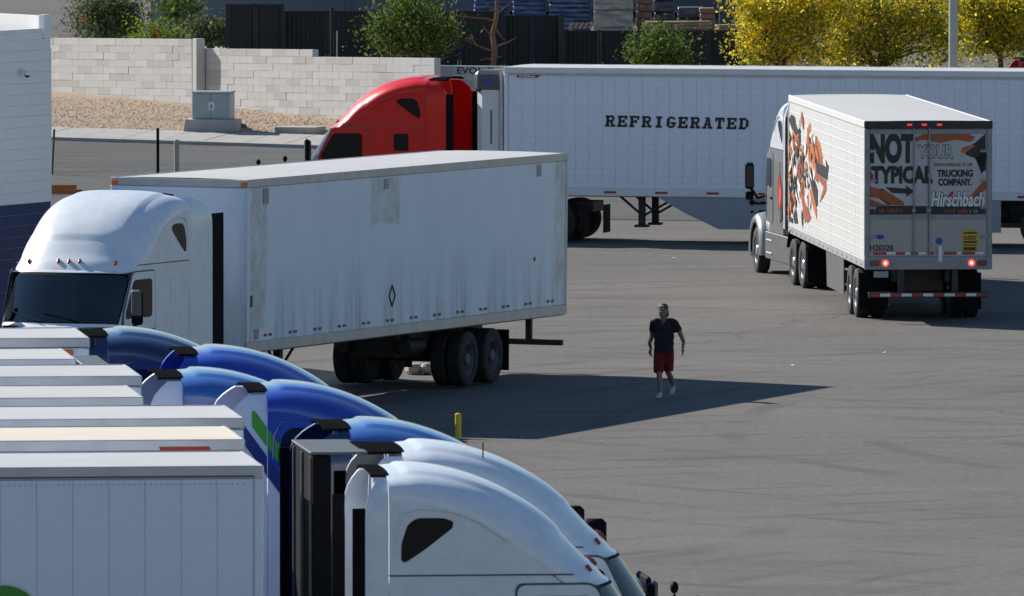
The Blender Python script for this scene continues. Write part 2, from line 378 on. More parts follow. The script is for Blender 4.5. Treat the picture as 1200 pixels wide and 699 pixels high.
def smooth_lerp(x, pts):                         # Catmull-Rom through (x, y) points
    if x <= pts[0][0]: return pts[0][1]
    if x >= pts[-1][0]: return pts[-1][1]
    for i in range(len(pts)-1):
        if pts[i][0] <= x <= pts[i+1][0]: break
    x0, y0 = pts[i]; x1, y1 = pts[i+1]; h = x1-x0; t = (x-x0)/h
    m0 = (y1-pts[i-1][1])/(x1-pts[i-1][0])*h if i > 0 else (y1-y0)
    m1 = (pts[i+2][1]-y0)/(pts[i+2][0]-x0)*h if i+2 < len(pts) else (y1-y0)
    return (2*t**3-3*t**2+1)*y0 + (t**3-2*t**2+t)*m0 + (-2*t**3+3*t**2)*y1 + (t**3-t**2)*m1
def lerp(x, pts):
    if x <= pts[0][0]: return pts[0][1]
    for (a, b), (c, d) in zip(pts, pts[1:]):
        if x <= c: return b + (d-b)*(x-a)/(c-a)
    return pts[-1][1]
def sstep(x, a, b):
    t = min(1, max(0, (x-a)/(b-a))); return t*t*(3-2*t)
def text_poly(txt, bold=0.0, spacing=1.0):
    cu = bpy.data.curves.new('t', 'FONT'); cu.body = txt; cu.offset = bold; cu.space_character = spacing; cu.resolution_u = 3
    o = bpy.data.objects.new('t', cu); COL.objects.link(o)
    dg = bpy.context.evaluated_depsgraph_get(); me = o.evaluated_get(dg).to_mesh()
    vs = [tuple(v.co) for v in me.vertices]; fs = [tuple(p.vertices) for p in me.polygons]
    o.evaluated_get(dg).to_mesh_clear(); bpy.data.objects.remove(o); bpy.data.curves.remove(cu)
    x0 = min(v[0] for v in vs); x1 = max(v[0] for v in vs); y0 = min(v[1] for v in vs); y1 = max(v[1] for v in vs)
    return [((v[0]-x0)/(x1-x0), (v[1]-y0)/(y1-y0)) for v in vs], fs
def text_on(txt, o, u, v, w_, h_, bold=.0, shear=0, spacing=1.0):   # o: origin lower left; u, v unit vectors
    vs, fs = text_poly(txt, bold, spacing); o, u, v = Vector(o), Vector(u), Vector(v); mb = MB()
    mb.add([o + u*(a*w_ + b*h_*shear) + v*(b*h_) for a, b in vs], fs); return mb

# ================================================================== SETTING
def g(x, Y):                                     # ground height
    t = .94*Y + .342*x
    z = lerp(t, [(268, 0), (293, .42), (295.6, .60), (297.8, .88), (305, 1.03), (312, 1.12), (320, 1.45)])
    return z - .017*(max(-22, min(12, x))+9)*sstep(t, 268, 293)
def axis(segs):
    out = []
    for a, b, st in segs:
        n = max(1, round((b-a)/st)); out += [a + (b-a)*i/n for i in range(n)]
    return out + [segs[-1][1]]
gx = axis([(-900, -60, 120), (-60, -30, 5), (-30, 40, 1), (40, 90, 5), (90, 900, 120)])
gy = axis([(-60, 60, 40), (60, 260, 10), (260, 340, 1), (340, 420, 8), (420, 3000, 250)])
struct(obj('ground', MB().grid([[(x, y, g(x, y)) for y in gy] for x in gx]).mesh('ground', smooth=60), 'lot'))
def UT(u, t): return (.94*u + .342*t, -.342*u + .94*t)   # along the street, across it
def sheet(u0, u1, t0, t1, dz, n=1.0):
    us = axis([(u0, u1, n)]); ts = axis([(t0, t1, n)]); rows = []
    for u in us:
        row = []
        for t in ts:
            x, y = UT(u, t); row.append((x, y, g(x, y)+dz))
        rows.append(row)
    return rows
struct(obj('street', MB().grid(sheet(-150, -85, 262, 292.9, .012, .9)).mesh('street', smooth=60), 'street'))
# kerb, pavement slabs, gravel bank
def strip(u0, u1, t0, t1, z0, z1):
    mb = MB(); us = axis([(u0, u1, 1.5)])
    ring = []
    for u in us:
        x0, y0 = UT(u, t0); x1, y1 = UT(u, t1); h0 = g(x0, y0); h1 = g(x1, y1)
        ring.append([(x0, y0, h0+z0), (x0, y0, h0+z1), (x1, y1, h1+z1), (x1, y1, h1+z0)])
    mb.grid([r + [r[0]] for r in ring]); mb.add(ring[0], [(0, 1, 2, 3)]); mb.add(ring[-1], [(3, 2, 1, 0)]); return mb
kerb = struct(obj('kerb', strip(-150, -85, 293.0, 293.2, -.2, .10).mesh('kerb'), 'kerb'))
pave = struct(obj('pavement', strip(-150, -85, 293.2, 295.6, -.3, .05).mesh('pavement'), 'mortar'))
for i in range(30):
    u = -128 + i*1.22
    obj('paving_slab', strip(u, u+1.195, 293.215, 295.58, .04, .10+random.uniform(-.004, .004)).mesh('paving_slab'), 'kerb', pave)
struct(obj('gravel_bank', MB().grid(sheet(-150, -85, 295.6, 318, .05, .6)).mesh('gravel_bank', smooth=60), 'gravel'))
mb = MB(); rnd = random.Random(5)
for i in range(14000):
    u = rnd.uniform(-126, -103); t = 295.7+12*rnd.random()**1.6; x, y = UT(u, t); z = g(x, y)+.045; r = rnd.uniform(.014, .034)
    a = rnd.uniform(0, 6.3); ca, sa = math.cos(a), math.sin(a)
    p = [(x+r*ca*1.2, y+r*sa, z), (x-r*sa, y+r*ca, z), (x-r*ca*1.1, y-r*sa, z), (x+r*sa, y-r*ca*.8, z), (x+rnd.uniform(-.4, .4)*r, y, z+r*.9)]
    mb.add(p, [(0, 1, 4), (1, 2, 4), (2, 3, 4), (3, 0, 4)])
tag(obj('gravel_stones', mb.mesh('gravel_stones', recalc=False), 'stones'), 'loose tan decorative stones covering the sloping bank', 'gravel', kind='stuff')

# block walls: every block a piece of its own
BW, BH, BD = .78, .207, .2
WA = R(60); WC, WS = math.cos(WA), math.sin(WA); TILT = R(1.2)
def block_wall(label, p0, p1, ztops, zlow, halfstart=0):
    """p0, p1: ends on plan; ztops: list of (fraction, top z)"""
    p0, p1 = Vector((*p0, 0)), Vector((*p1, 0)); d = (p1-p0); Lw = d.length; ang = math.atan2(d.y, d.x)
    w_ = thing('block_wall', label, 'wall', (p0.x, p0.y, zlow), ang); w_.rotation_euler = (0, -TILT, ang)
    def mk(wd):
        return MB().rbox(.0025, wd-.0025, -BD/2, BD/2, .0025, BH-.0025, .004).mesh('block')
    full = cached('block', lambda: mk(BW)); half = cached('halfblock', lambda: mk(BW/2))
    core = MB()
    for fi, (f0, zt) in enumerate(ztops):
        f1 = ztops[fi+1][0] if fi+1 < len(ztops) else 1.0
        a, b = f0*Lw, f1*Lw; n = round((b-a)/BW); rows = round((zt-zlow)/BH)
        core.box(a+.01, a+n*BW-.01, -BD/2+.008, BD/2-.008, 0, rows*BH-.012)
        for r_ in range(rows):
            zz = (rows-1-r_)*BH
            if r_ % 2 == 0:
                xs = [(a+i*BW, 0) for i in range(n)]
            else:
                xs = [(a, 1)] + [(a+BW/2+i*BW, 0) for i in range(n-1)] + [(a+n*BW-BW/2, 1)]
            for x, h in xs:
                obj('block', half if h else full, random.choice(['block', 'block', 'block2', 'block3']), w_,
                    (x, random.uniform(-.005, .005), zz))
    obj('mortar_core', core, 'mortar', w_); return w_
Pa, Pb = aty(36, 45, 330), aty(229, 46, 328.5)
dirw = Vector((Pb.x-Pa.x, 0, 0)).normalized()
wl0 = (Pb.x - 13*BW*WC, Pb.y + 13*BW*WS); zt = Pb.z - 13*BW*TILT
block_wall('taller pale block wall ending beside the grey utility box', wl0, (Pb.x, Pb.y), [(0, zt)], zt - 12*BH)
q0 = aty(233, 57, 328.9); zr = q0.z
nb1, nb2 = 9, 9
q1 = (q0.x + (nb1+nb2)*BW*WC, q0.y - (nb1+nb2)*BW*WS)
block_wall('long pale block wall with stepped top behind the red truck', (q0.x, q0.y), q1, [(0, zr), (nb1/(nb1+nb2), zr-BH*1.15)], zr - BH*12)
# column end of the left wall
tag(obj('wall_pillar', MB().rbox(-.12, .12, -.14, .14, 0, 2.1, .01).mesh('wall_pillar'), 'block2', None, (Pb.x+.10, Pb.y-.16, Pb.z-2.085), (0, 0, -WA)),
    'narrow pale masonry end pillar closing the taller block wall', 'pillar')
# low wall with graffiti further right
r0 = aty(516, 78, 319)
lw = thing('block_wall', 'low grey wall with black painted graffiti below the dark fence', 'wall', (r0.x-.35, r0.y+.35, r0.z-1.22), -.36)
for i in range(18):
    for k in range(6): obj('block', cached('block', lambda: None), random.choice(['block', 'block3', 'block2']), lw, (i*BW, random.uniform(-.004, .004), k*BH))
obj('mortar_core', MB().box(.01, 18*BW-.01, -.09, .09, 0, 6*BH-.01), 'mortar', lw)
for txt, u, ww in (('EVOL', .92, .78), ('ıı', 1.85, .15)):
    obj('graffiti', text_on(txt, (u, -.108, 1.01), (1, 0, 0), (0, 0, 1), ww, .19, .012), 'ink', lw)

# ------------------------------------------------------------------ background yard
def upright(x, y, Y): return aty(x, y, Y)
def fence_run(label, x0, x1, ytop, Y, posts):
    a = aty(x0, ytop, Y); b = aty(x1, ytop, Y); zb = 1.45; Hf = a.z - zb
    f = thing('metal_fence', label, 'fence', (a.x, Y, zb)); Lw = b.x-a.x; n = posts
    for i in range(n):
        xa, xb = Lw*i/n+.05, Lw*(i+1)/n-.05; pts = []; k = max(4, round((xb-xa)/.07))
        prof = []
        for j in range(k+1):
            xx = xa+(xb-xa)*j/k; d = .02 if j % 2 else 0
            prof.append((xx, d)); 
        obj('fence_panel', MB().grid([[(p[0], p[1], .05), (p[0], p[1], Hf-.03)] for p in prof]).mesh('fence_panel'), 'fence', f)
    for i in range(n+1):
        obj('fence_post', MB().rbox(Lw*i/n-.04, Lw*i/n+.04, -.06, .04, 0, Hf+.02, .006), 'fence', f)
    obj('top_rail', MB().box(0, Lw, -.03, .03, Hf-.06, Hf), 'fence', f)
fence_run('tall dark metal fence behind the long stepped block wall', 266, 331, 5, 346, 2)
fence_run('dark metal fence running behind the leafy green tree', 331, 590, 13, 347, 5)
fence_run('dark metal fence section beside the bare dead tree', 590, 656, 18, 347.6, 2)
fence_run('lower dark metal fence in front of the stacked timber', 660, 872, 36, 348.5, 5)
a = aty(657.5, 16, 347.2)
tag(obj('gate_post', MB().rbox(-.09, .09, -.09, .09, 0, a.z-1.4, .01).mesh('gate_post'), 'steel', None, (a.x, 347.2, 1.4)), 'thick dark steel post where the two fence heights meet', 'post')
for xx, yy in ((389, 9),):
    a = aty(xx, yy, 345.6)
    p = thing('pipe_post', 'dark pipe post with white stripe standing before the fence', 'post', (a.x, 345.6, 1.45))
    obj('pipe', MB().tube([(0, 0, 0), (0, 0, a.z-1.45)], .06, 10).mesh('pipe', 40), 'fence', p)
    obj('white_stripe', MB().box(.13, .17, -.02, .02, .1, 1.3), 'railwhite', p)

# shaded warehouse beyond
a = aty(98, 44, 372); b = aty(330, 0, 372)
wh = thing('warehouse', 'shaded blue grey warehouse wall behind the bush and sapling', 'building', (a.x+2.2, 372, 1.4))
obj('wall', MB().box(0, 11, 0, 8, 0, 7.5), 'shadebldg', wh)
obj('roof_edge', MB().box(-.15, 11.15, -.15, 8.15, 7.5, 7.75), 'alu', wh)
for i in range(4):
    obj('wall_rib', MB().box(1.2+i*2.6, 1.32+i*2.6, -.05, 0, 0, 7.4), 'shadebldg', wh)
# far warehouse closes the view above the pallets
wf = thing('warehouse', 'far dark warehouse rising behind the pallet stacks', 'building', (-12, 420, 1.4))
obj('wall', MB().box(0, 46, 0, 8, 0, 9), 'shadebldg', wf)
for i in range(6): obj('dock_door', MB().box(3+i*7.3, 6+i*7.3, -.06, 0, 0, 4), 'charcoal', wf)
# concrete apron left of it
a0 = aty(60, 42, 345)
struct(obj('concrete_apron', MB().box(-30, -9.2, 339, 371.5, 1.2, 1.56).mesh('concrete_apron'), 'concrete'))
# dark shrubs under the warehouse
# pallet loads
def load(label, x0, x1, ytop, Y, m, layers, depth=1.1, zb=1.45):
    a = aty(x0, ytop, Y); b = aty(x1, ytop, Y); W_ = b.x-a.x; Ht = a.z-zb
    t = thing('pallet_load', label, 'pallet load', ((a.x+b.x)/2, Y, zb)); rr = random.Random(x0)
    pal = MB()
    for yy in (-.5, 0, .5): pal.box(-W_/2, W_/2, yy*depth-.05, yy*depth+.05, 0, .1)
    for k in range(5): pal.box(-W_/2, W_/2, -depth/2+k*depth/4.6, -depth/2+k*depth/4.6+.1, .1, .13)
    obj('pallet', pal, 'wood', t)
    h = (Ht-.13)/layers
    for k in range(layers):
        e = rr.uniform(-.03, .03); z0 = .13+k*h
        obj('layer', MB().rbox(-W_/2+e, W_/2+e, -depth/2+rr.uniform(0, .04), depth/2, z0+.004, z0+h-.012, min(.03, h*.3)), m, t)
    return t
load('blue wrapped load of trays beside the dead tree', 556, 598, -6, 355, 'wrapblue', 14)
load('dark blue wrapped load with pale layer edges', 600, 640, -10, 354, 'wrapblue', 15)
load('tall blue wrapped load standing behind the fence corner', 643, 693, -12, 353.5, 'wrapblue', 16)
load('dirty grey stretch wrapped load', 696, 742, -9, 352.6, 'wrapgrey', 4)
load('dark brown carton load in a gap', 746, 764, -4, 353, 'brownbox', 9)
load('narrow dark wrapped load beside the brown cartons', 766, 790, -14, 355, 'wrapdark', 6)
load('low dark load carrying a dark sheet', 793, 824, 8, 353, 'wrapdark', 5)
load('reddish brown carton load next to the blossom', 820, 838, 9, 352, 'brownbox', 10)
load('large dark grey wrapped load beside the yellow trees', 842, 890, -10, 353.5, 'wrapdark', 4)
a = aty(800, 6, 353.2)
def timber(label, x0, x1, ytop, ybot, Y, n, tilt=0):
    a = aty(x0, ytop, Y); b = aty(x1, ybot, Y); t = thing('timber_stack', label, 'timber', ((a.x+b.x)/2, Y, b.z))
    W_ = b.x-a.x; h = (a.z-b.z)/n; rr = random.Random(x0)
    for k in range(n):
        for j in range(3):
            obj('plank', MB().rbox(-W_/2+rr.uniform(-.1, .1), W_/2+rr.uniform(-.1, .1), -.3+j*.2, -.12+j*.2, k*h, k*h+h*.55, .006), 'wood', t, None, (0, rr.uniform(-.015, .015), 0))
    # carrying stand down to the ground
    obj('bearer', MB().box(-W_*.4, -W_*.4+.12, -.3, .3, 1.46-b.z, 0).box(W_*.4-.12, W_*.4, -.3, .3, 1.46-b.z, 0), 'wood', t)
timber('bright raw timber planks stacked above the lower fence', 756, 832, 24, 37, 350.5, 5)
timber('raw timber planks half hidden by the yellow blossom', 839, 876, 28, 37, 350.5, 4)
a = aty(664, 27, 350); b = aty(705, 34, 350)
t = thing('slatted_pallet', 'pale sunlit pallet leaning on top of the fence', 'pallet', ((a.x+b.x)/2, 350.2, 1.45))
for i in range(7):
    x = -.5+i*.155
    obj('slat', MB().prism([(x, b.z-1.45), (x+.09, b.z-1.45), (x+.21, a.z-1.45), (x+.12, a.z-1.45)], 'y', -.02+.0, .02), 'wood', t, None, None)
obj('bearer', MB().box(-.45, -.37, .03, .1, 0, b.z-1.3).box(.37, .45, .03, .1, 0, b.z-1.3), 'wood', t)

# ================================================================== VEHICLES
# ---- wheels
def tyre_mesh():
    R_, w_ = .505, .14
    prof = [(.29, -w_*.75), (.31, -w_*.95), (.40, -w_*1.02), (.465, -w_*.97), (.495, -w_*.84), (R_, -w_*.7)]
    tread = []
    for k in (-.5, 0, .5):
        tread += [(R_, w_*(k-.07)), (R_-.014, w_*(k-.05)), (R_-.014, w_*(k+.05)), (R_, w_*(k+.07))]
    prof = prof + tread + [(r, -a) for r, a in prof[::-1]]
    return MB().lathe(prof, 'y', 36, closed=True).mesh('tyre', 35)
def rim_mesh(outer):
    mb = MB(); d = .02 if outer else .10
    # dished disc with hand holes and hub, facing +y
    prof = [(.30, -.13), (.30, .115), (.285, .12), (.27, .10), (.262, .04+d*0), (.235, -.02), (.20, -.03)]
    mb.lathe(prof + [(.19, -.035), (.19, -.06), (.29, -.14)], 'y', 30, closed=True)
    mb.lathe([(.20, -.05), (.20, -.03), (.15, -.03), (.13, .03), (.11, .05), (.11, .10), (.09, .12), (.02, .125)], 'y', 20)
    for k in range(10):
        a = 2*math.pi*k/10
        mb.add(*(lambda q: (q.v, q.f))(MB().lathe([(.016, -.03), (.016, .01), (.01, .02)], 'y', 6, (math.cos(a)*.168, 0, math.sin(a)*.168))))
    return mb.mesh('rim', 35)
def hole_mesh():
    mb = MB()
    for k in range(10):
        a = 2*math.pi*(k+.5)/10
        q = MB().lathe([(.027, -.022), (.027, -.012), (.02, -.011)], 'y', 8, (math.cos(a)*.222, 0, math.sin(a)*.222)); mb.add(q.v, q.f)
    return mb.mesh('hand_holes')
def wheel(parent, x, y, side, outer=True, m='rim'):
    rot = (0, random.uniform(0, 6), 0 if side > 0 else math.pi)
    o = obj('wheel', cached('tyre', tyre_mesh), 'rubber', parent, (x, y, .505), rot)
    obj('rim', cached('rim', lambda: rim_mesh(True)), m, o)
    if outer: obj('hand_holes', cached('holes', hole_mesh), 'black', o)
    return o
def dual_axle(parent, x, m='rim'):
    for s in (-1, 1):
        wheel(parent, x, s*1.12, s, True, m); wheel(parent, x, s*.80, s, False, m)
    obj('axle', MB().tube([(x, -.7, .505), (x, .7, .505)], .075, 10).mesh('axle', 40), 'steel', parent)

# ---- tractor surface (x forward from the back of the sleeper, y left, z up)
ZT = [(-.01, 3.97), (.1, 3.985), (.35, 4.0), (.75, 3.95), (1.15, 3.83), (1.5, 3.66), (1.8, 3.46), (2.05, 3.23), (2.25, 3.02), (2.40, 2.89), (2.5, 2.77), (2.56, 2.735), (3.06, 1.97), (3.14, 1.86)]
def ztop(x): return smooth_lerp(x, ZT)
def hw(x): return lerp(x, [(0, 1.17), (2.0, 1.17), (2.5, 1.15), (3.1, 1.11)])
def rc(x): return lerp(x, [(0, .30), (.6, .40), (1.6, .52), (2.1, .36), (2.4, .17), (2.5, .11), (2.6, .07), (3.12, .06)])
def ne(x): return lerp(x, [(0, 3.0), (1.0, 2.7), (2.1, 2.6), (2.5, 3.6), (3.12, 5)])
def wrp(x): return lerp(x, [(0, 0), (1.0, .02), (2.0, .18), (2.5, .34), (3.12, .42)])
ZSEAM = 2.86
def surf(x, v):
    """v in -1..1: 0 roof centre, .5 corner end, .7 seam, 1 sill; positive = left side"""
    s = 1 if v >= 0 else -1; v = abs(v); W_, r_, n, z1 = hw(x), rc(x), ne(x), ztop(x)
    if v <= .5:
        t = v/.5*math.pi/2; sn, cs = math.sin(t), max(0, math.cos(t)); q = (sn**n+cs**n)**(-1/n); y = W_*q*sn; z = z1 - r_*(1-q*cs)
    else:
        y = W_; zc = z1-r_; zs = min(ZSEAM, zc-.02)
        z = zc + (zs-zc)*(v-.5)/.2 if v <= .7 else zs + (1.0-zs)*(v-.7)/.3
    xx = x - wrp(x)*(y/1.15)**2.4
    # raised centre panel of the roof cap
    if z > 2.9 and .2 < x < 2.3:
        yy = y*1.0; k = sstep(.80-yy, 0, .05)*sstep(2.02-.25*max(0, yy/.8)**6*1.0 - x, 0, .06)
        z += .022*k; xx += .012*k*sstep(x, 1, 2)
    return Vector((xx, s*y, z))
def yside(x, z):                                 # half width of the side at (x, z)
    W_, r_, n, z1 = hw(x), rc(x), ne(x), ztop(x); zc = z1-r_
    if z <= zc: return W_
    h = 1-min(1, max(0, (z1-z)/r_)); return W_*max(0, 1-h**n)**(1/n)
VS_A = [.5*(i/30) for i in range(31)] + [.55, .6, .65, .7]
def cap_mesh():
    xs = axis([(0, 2.5, .045)]); vs = [-v for v in VS_A[::-1]] + VS_A[1:]
    mb = MB().grid([[surf(x, v) for v in vs] for x in xs])
    # close the back
    b = [surf(0, v) for v in vs]; mb.add(b + [(0, 0, ZSEAM)], [(i, i+1, len(b)) for i in range(len(b)-1)])
    return mb.mesh('roof_cap', 35)
def body_mesh():
    mb = MB(); lo = [.7, .75, .8, .85, .9, .95, 1.0]
    xs = axis([(0, 3.14, .06)])
    for s in (-1, 1): mb.grid([[surf(x, s*v) - Vector((0, s*.004, 0 if v > .7 else .012)) for v in lo] for x in xs])
    xs2 = axis([(2.5, 3.14, .02)]); vs = [-v for v in VS_A[::-1]] + VS_A[1:]
    mb.grid([[surf(x, v) for v in vs] for x in axis([(2.5, 2.59, .02)])]); mb.grid([[surf(x, v) for v in vs] for x in axis([(3.085, 3.14, .02)])])
    for s in (-1, 1): mb.grid([[surf(x, s*v) for v in [.305, .32, .34, .37, .40, .44, .48, .5, .55, .6, .65, .7]] for x in axis([(2.59, 3.085, .02)])])
    mb.add([(0, -1.165, 1.0), (0, 1.165, 1.0), (0, 1.165, ZSEAM-.01), (0, -1.165, ZSEAM-.01)], [(0, 1, 2, 3)])
    mb.add([(0.0, -1.1, 1.0), (2.8, -1.1, 1.0), (2.8, 1.1, 1.0), (0, 1.1, 1.0)], [(0, 1, 2, 3)])
    return mb.mesh('cab_body', 35, recalc=True)
def patch(x0, x1, v0, v1, off, nx=10, nv=24):
    pts = []
    for i in range(nx+1):
        row = []
        for j in range(nv+1):
            x = x0+(x1-x0)*i/nx; v = v0+(v1-v0)*j/nv; e = 1e-3
            p = surf(x, v); n_ = (surf(x+e, v)-surf(x-e, v)).cross(surf(x, v+e)-surf(x, v-e)).normalized()
            if n_.dot(Vector((.4, 0, .6))) < 0: n_ = -n_
            row.append(p+n_*off)
        pts.append(row)
    return MB().grid(pts)
def roundpoly(pts, r, n=4):
    out = []; m = len(pts)
    for i in range(m):
        p0, p, p1 = Vector(pts[i-1]), Vector(pts[i]), Vector(pts[(i+1) % m])
        a = (p0-p); b = (p1-p); ra = min(r, a.length*.45, b.length*.45); A = p+a.normalized()*ra; B = p+b.normalized()*ra
        for k in range(n+1):
            t = k/n; out.append(((1-t)**2*A + 2*t*(1-t)*p + t*t*B)[:])
    return out
def side_patch(poly, side, off, th=.006, rings=4):
    """poly of (x, z) laid on the cab side"""
    cx = sum(p[0] for p in poly)/len(poly); cz = sum(p[1] for p in poly)/len(poly); mb = MB(); n = len(poly)
    def P(x, z, o): return (x, side*(yside(x, z)+o), z)
    vs = [P(cx, cz, off)]; fs = []
    for k in range(1, rings+1):
        f = k/rings; vs += [P(cx+(x-cx)*f, cz+(z-cz)*f, off) for x, z in poly]
    vs += [P(x, z, off-th-.01) for x, z in poly]
    fs += [(0, 1+i, 1+(i+1) % n) for i in range(n)]
    for k in range(rings):
        a = 1+k*n; b = a+n; fs += [(a+i, b+i, b+(i+1) % n, a+(i+1) % n) for i in range(n)]
    return mb.add(vs, fs)
def wheel_x(): return 3.78, (-1.85, -3.15)
SLEEPWIN = [(.13, 3.02), (.17, 3.00), (.36, 3.12), (.70, 3.38), (.71, 3.45), (.60, 3.49), (.30, 3.49), (.20, 3.42), (.13, 3.2)]
def tractor(label, loc, rz, paint, cap=None, el=.27, rw=.14, fl=.17, guard=False, ext=None, lower=None, zs=1.0, group=None, wheels=True, stripes=False, hoodm=None, cat='truck', stack=False):
    cap = cap or paint; ext = ext or paint; lower = lower or paint
    T = thing('tractor_truck', label, cat, loc, rz, group); T.scale = (1, 1, zs)
    obj('cab_body', cached('cab_body', body_mesh), paint, T)
    rcap = obj('roof_cap', cached('roof_cap', cap_mesh), cap, T)
    # marker lamps on the brow
    def lamp():
        return MB().rbox(-.02, .02, -.022, .022, -.045, .045, .012).mesh('marker_lamp')
    for v in (-.215, -.055, 0, .055, .215):
        p = surf(2.38, v); o = obj('marker_lamp', cached('lamp', lamp), 'marker', rcap, tuple(p + Vector((.012, 0, .01)))); o.rotation_euler = (0, R(-38), 0)
    # seams
    for s in (-1, 1): obj('seam', MB().box(0, 2.05, s*1.172-.003, s*1.172+.001, ZSEAM-.012, ZSEAM+.006), 'charcoal', T)
    # glass
    obj('windshield', cached('windshield', lambda: patch(2.585, 3.09, -.305, .305, .007, 20, 40).mesh('windshield', 40)), 'clearglass', T)
    obj('windshield_seal', cached('wseal', lambda: (lambda ps: MB().add(ps[0].v, ps[0].f).add(ps[1].v, ps[1].f).add(ps[2].v, ps[2].f).add(ps[3].v, ps[3].f))([patch(2.562, 2.60, -.325, .325, .004, 2, 44), patch(3.045, 3.10, -.325, .325, .004, 3, 44), patch(2.595, 3.05, -.325, -.295, .004, 20, 4), patch(2.595, 3.05, .295, .325, .004, 20, 4)]).mesh('windshield_seal', 40, recalc=False)), 'black', T)
    dash = obj('dashboard', cached('dash', lambda: MB().rbox(2.15, 2.70, -1.02, 1.02, 1.55, 1.86, .06).rbox(2.02, 2.2, .2, .85, 1.6, 1.95, .04).mesh('dashboard')), 'interior', T)
    obj('steering_wheel', cached('steer', lambda: MB().tube([(2.0+.09*math.sin(a), .5+.22*math.cos(a), 1.88+.2*math.sin(a)) for a in [k*.3142 for k in range(21)]], .018, 6).mesh('steering_wheel', 60)), 'black', dash)
    obj('sun_strip', MB().box(2.40, 2.42, -.8, .35, 2.60, 2.68), 'printgrey', dash)
    obj('dash_item', MB().ball((2.60, .72, 1.93), .055, 6), 'yellow', dash); obj('dash_paper', MB().box(2.45, 2.62, -.15, .05, 1.862, 1.87), 'printwhite', dash)
    for yy in (-.5, .5):
        st = obj('seat', cached(('seat', yy), lambda: MB().rbox(1.35, 1.85, yy-.25, yy+.25, 1.45, 1.62, .05).rbox(1.28, 1.42, yy-.24, yy+.24, 1.6, 2.3, .05).rbox(1.29, 1.39, yy-.13, yy+.13, 2.3, 2.5, .04).mesh('seat')), 'interior', T)
    obj('cab_liner', cached('liner', lambda: MB().add([(1.1, -1.1, 1.05), (1.1, 1.1, 1.05), (1.1, 1.1, 2.9), (1.1, -1.1, 2.9), (2.45, -1.1, 1.05), (2.45, 1.1, 1.05), (2.35, 1.1, 2.72), (2.35, -1.1, 2.72)], [(0, 1, 2, 3), (0, 4, 5, 1), (3, 2, 6, 7), (0, 3, 7, 4), (1, 5, 6, 2)]).mesh('cab_liner')), 'interior', T)
    for s in (-1, 1):
        sw = obj('sleeper_window', cached(('slw', s), lambda: side_patch(roundpoly(SLEEPWIN, .05), s, .008).mesh('sleeper_window', 40)), 'glass', T)
        obj('window_brow', cached(('slb', s), lambda: MB().tube([(x, s*(yside(x, z)+.004), z) for x, z in ((.06, 3.1), (.08, 3.4), (.16, 3.55), (.35, 3.6), (.7, 3.56), (1.0, 3.44), (1.3, 3.24))], .016, 6).mesh('window_brow', 50)), cap, rcap)
        door = obj('door', cached(('door', s), lambda: side_patch(roundpoly([(1.42, 1.22), (2.45, 1.22), (2.62, 1.6), (2.62, 2.05), (2.28, 2.74), (1.42, 2.74)], .1), s, .010).mesh('door', 40)), paint, T)
        obj('door_gap', cached(('doorg', s), lambda: side_patch(roundpoly([(1.395, 1.2), (2.46, 1.2), (2.645, 1.6), (2.645, 2.05), (2.29, 2.765), (1.395, 2.765)], .1), s, .003).mesh('door_gap', 40)), 'charcoal', T)
        obj('door_window', cached(('dwin', s), lambda: side_patch(roundpoly([(1.55, 1.98), (2.56, 1.98), (2.56, 2.08), (2.26, 2.62), (1.55, 2.62)], .09), s, .016).mesh('door_window', 40)), 'glass', door)
        obj('door_handle', MB().rbox(1.48, 1.64, s*1.19-.02, s*1.19+.02, 1.72, 1.78, .012), 'black', door)
        obj('locker_door', cached(('lock', s), lambda: side_patch(roundpoly([(.25, 1.3), (.72, 1.3), (.72, 1.85), (.25, 1.85)], .05), s, .007).mesh('locker_door', 40)), paint, T)
        obj('side_vent', cached(('sv', s), lambda: side_patch(roundpoly([(.42, 2.2), (.78, 2.2), (.78, 2.62), (.42, 2.62)], .05), s, .008).mesh('side_vent', 40)), 'glass' if paint == 'red' else paint, T)
        # side extender, rubber edge
        def ext_mesh():
            pr = [(1.15, s*1.165), (3.3, s*1.165), (3.5, s*1.16), (3.62, s*1.15), (3.72, s*1.12), (3.80, s*1.08), (3.86, s*1.03), (3.90, s*.98)]
            mb = MB(); out = [(-.01, 1), (-.34, 1)]
            rows_o = [[(x + (el*.55*max(0, (z-3.55)/.35)**2 if x <= -el+.001 else el*.25*max(0, (z-3.55)/.35)**2 if x < -.02 else 0), y*(1.0+.01*(1 if x < -.1 else 0)), z) for z, y in pr] for x in (-.01, -el*.5, -el)]
            rows_i = [[(x, y-s*.035, z-.01) for (x, y, z) in r] for r in rows_o]
            mb.grid(rows_o); mb.grid(rows_i); mb.grid([rows_o[-1], rows_i[-1]]); mb.grid([[r[-1] for r in rows_o], [r[-1] for r in rows_i]])
            return mb.mesh('side_extender', 40)
        obj('side_extender', cached(('ext', s, el), ext_mesh), ext, T)
        obj('rubber_edge', MB().rbox(-el-rw, -el+.005, s*1.15-.014, s*1.15+.014, 1.15, 3.60, .006), 'black', T)
        # mirror
        mr = obj('mirror', cached(('mir', s), lambda: mirror_mesh(s)), 'black', T)
        obj('mirror_glass', MB().box(2.734, 2.739, s*1.48-.075, s*1.48+.075, 1.95, 2.41), 'mirror', mr)
        obj('mirror_cap', cached(('mcap', s), lambda: MB().rbox(2.80, 2.865, s*1.48-.095, s*1.48+.095, 2.04, 2.49, .03).mesh('mirror_cap', 30)), 'charcoal', mr)
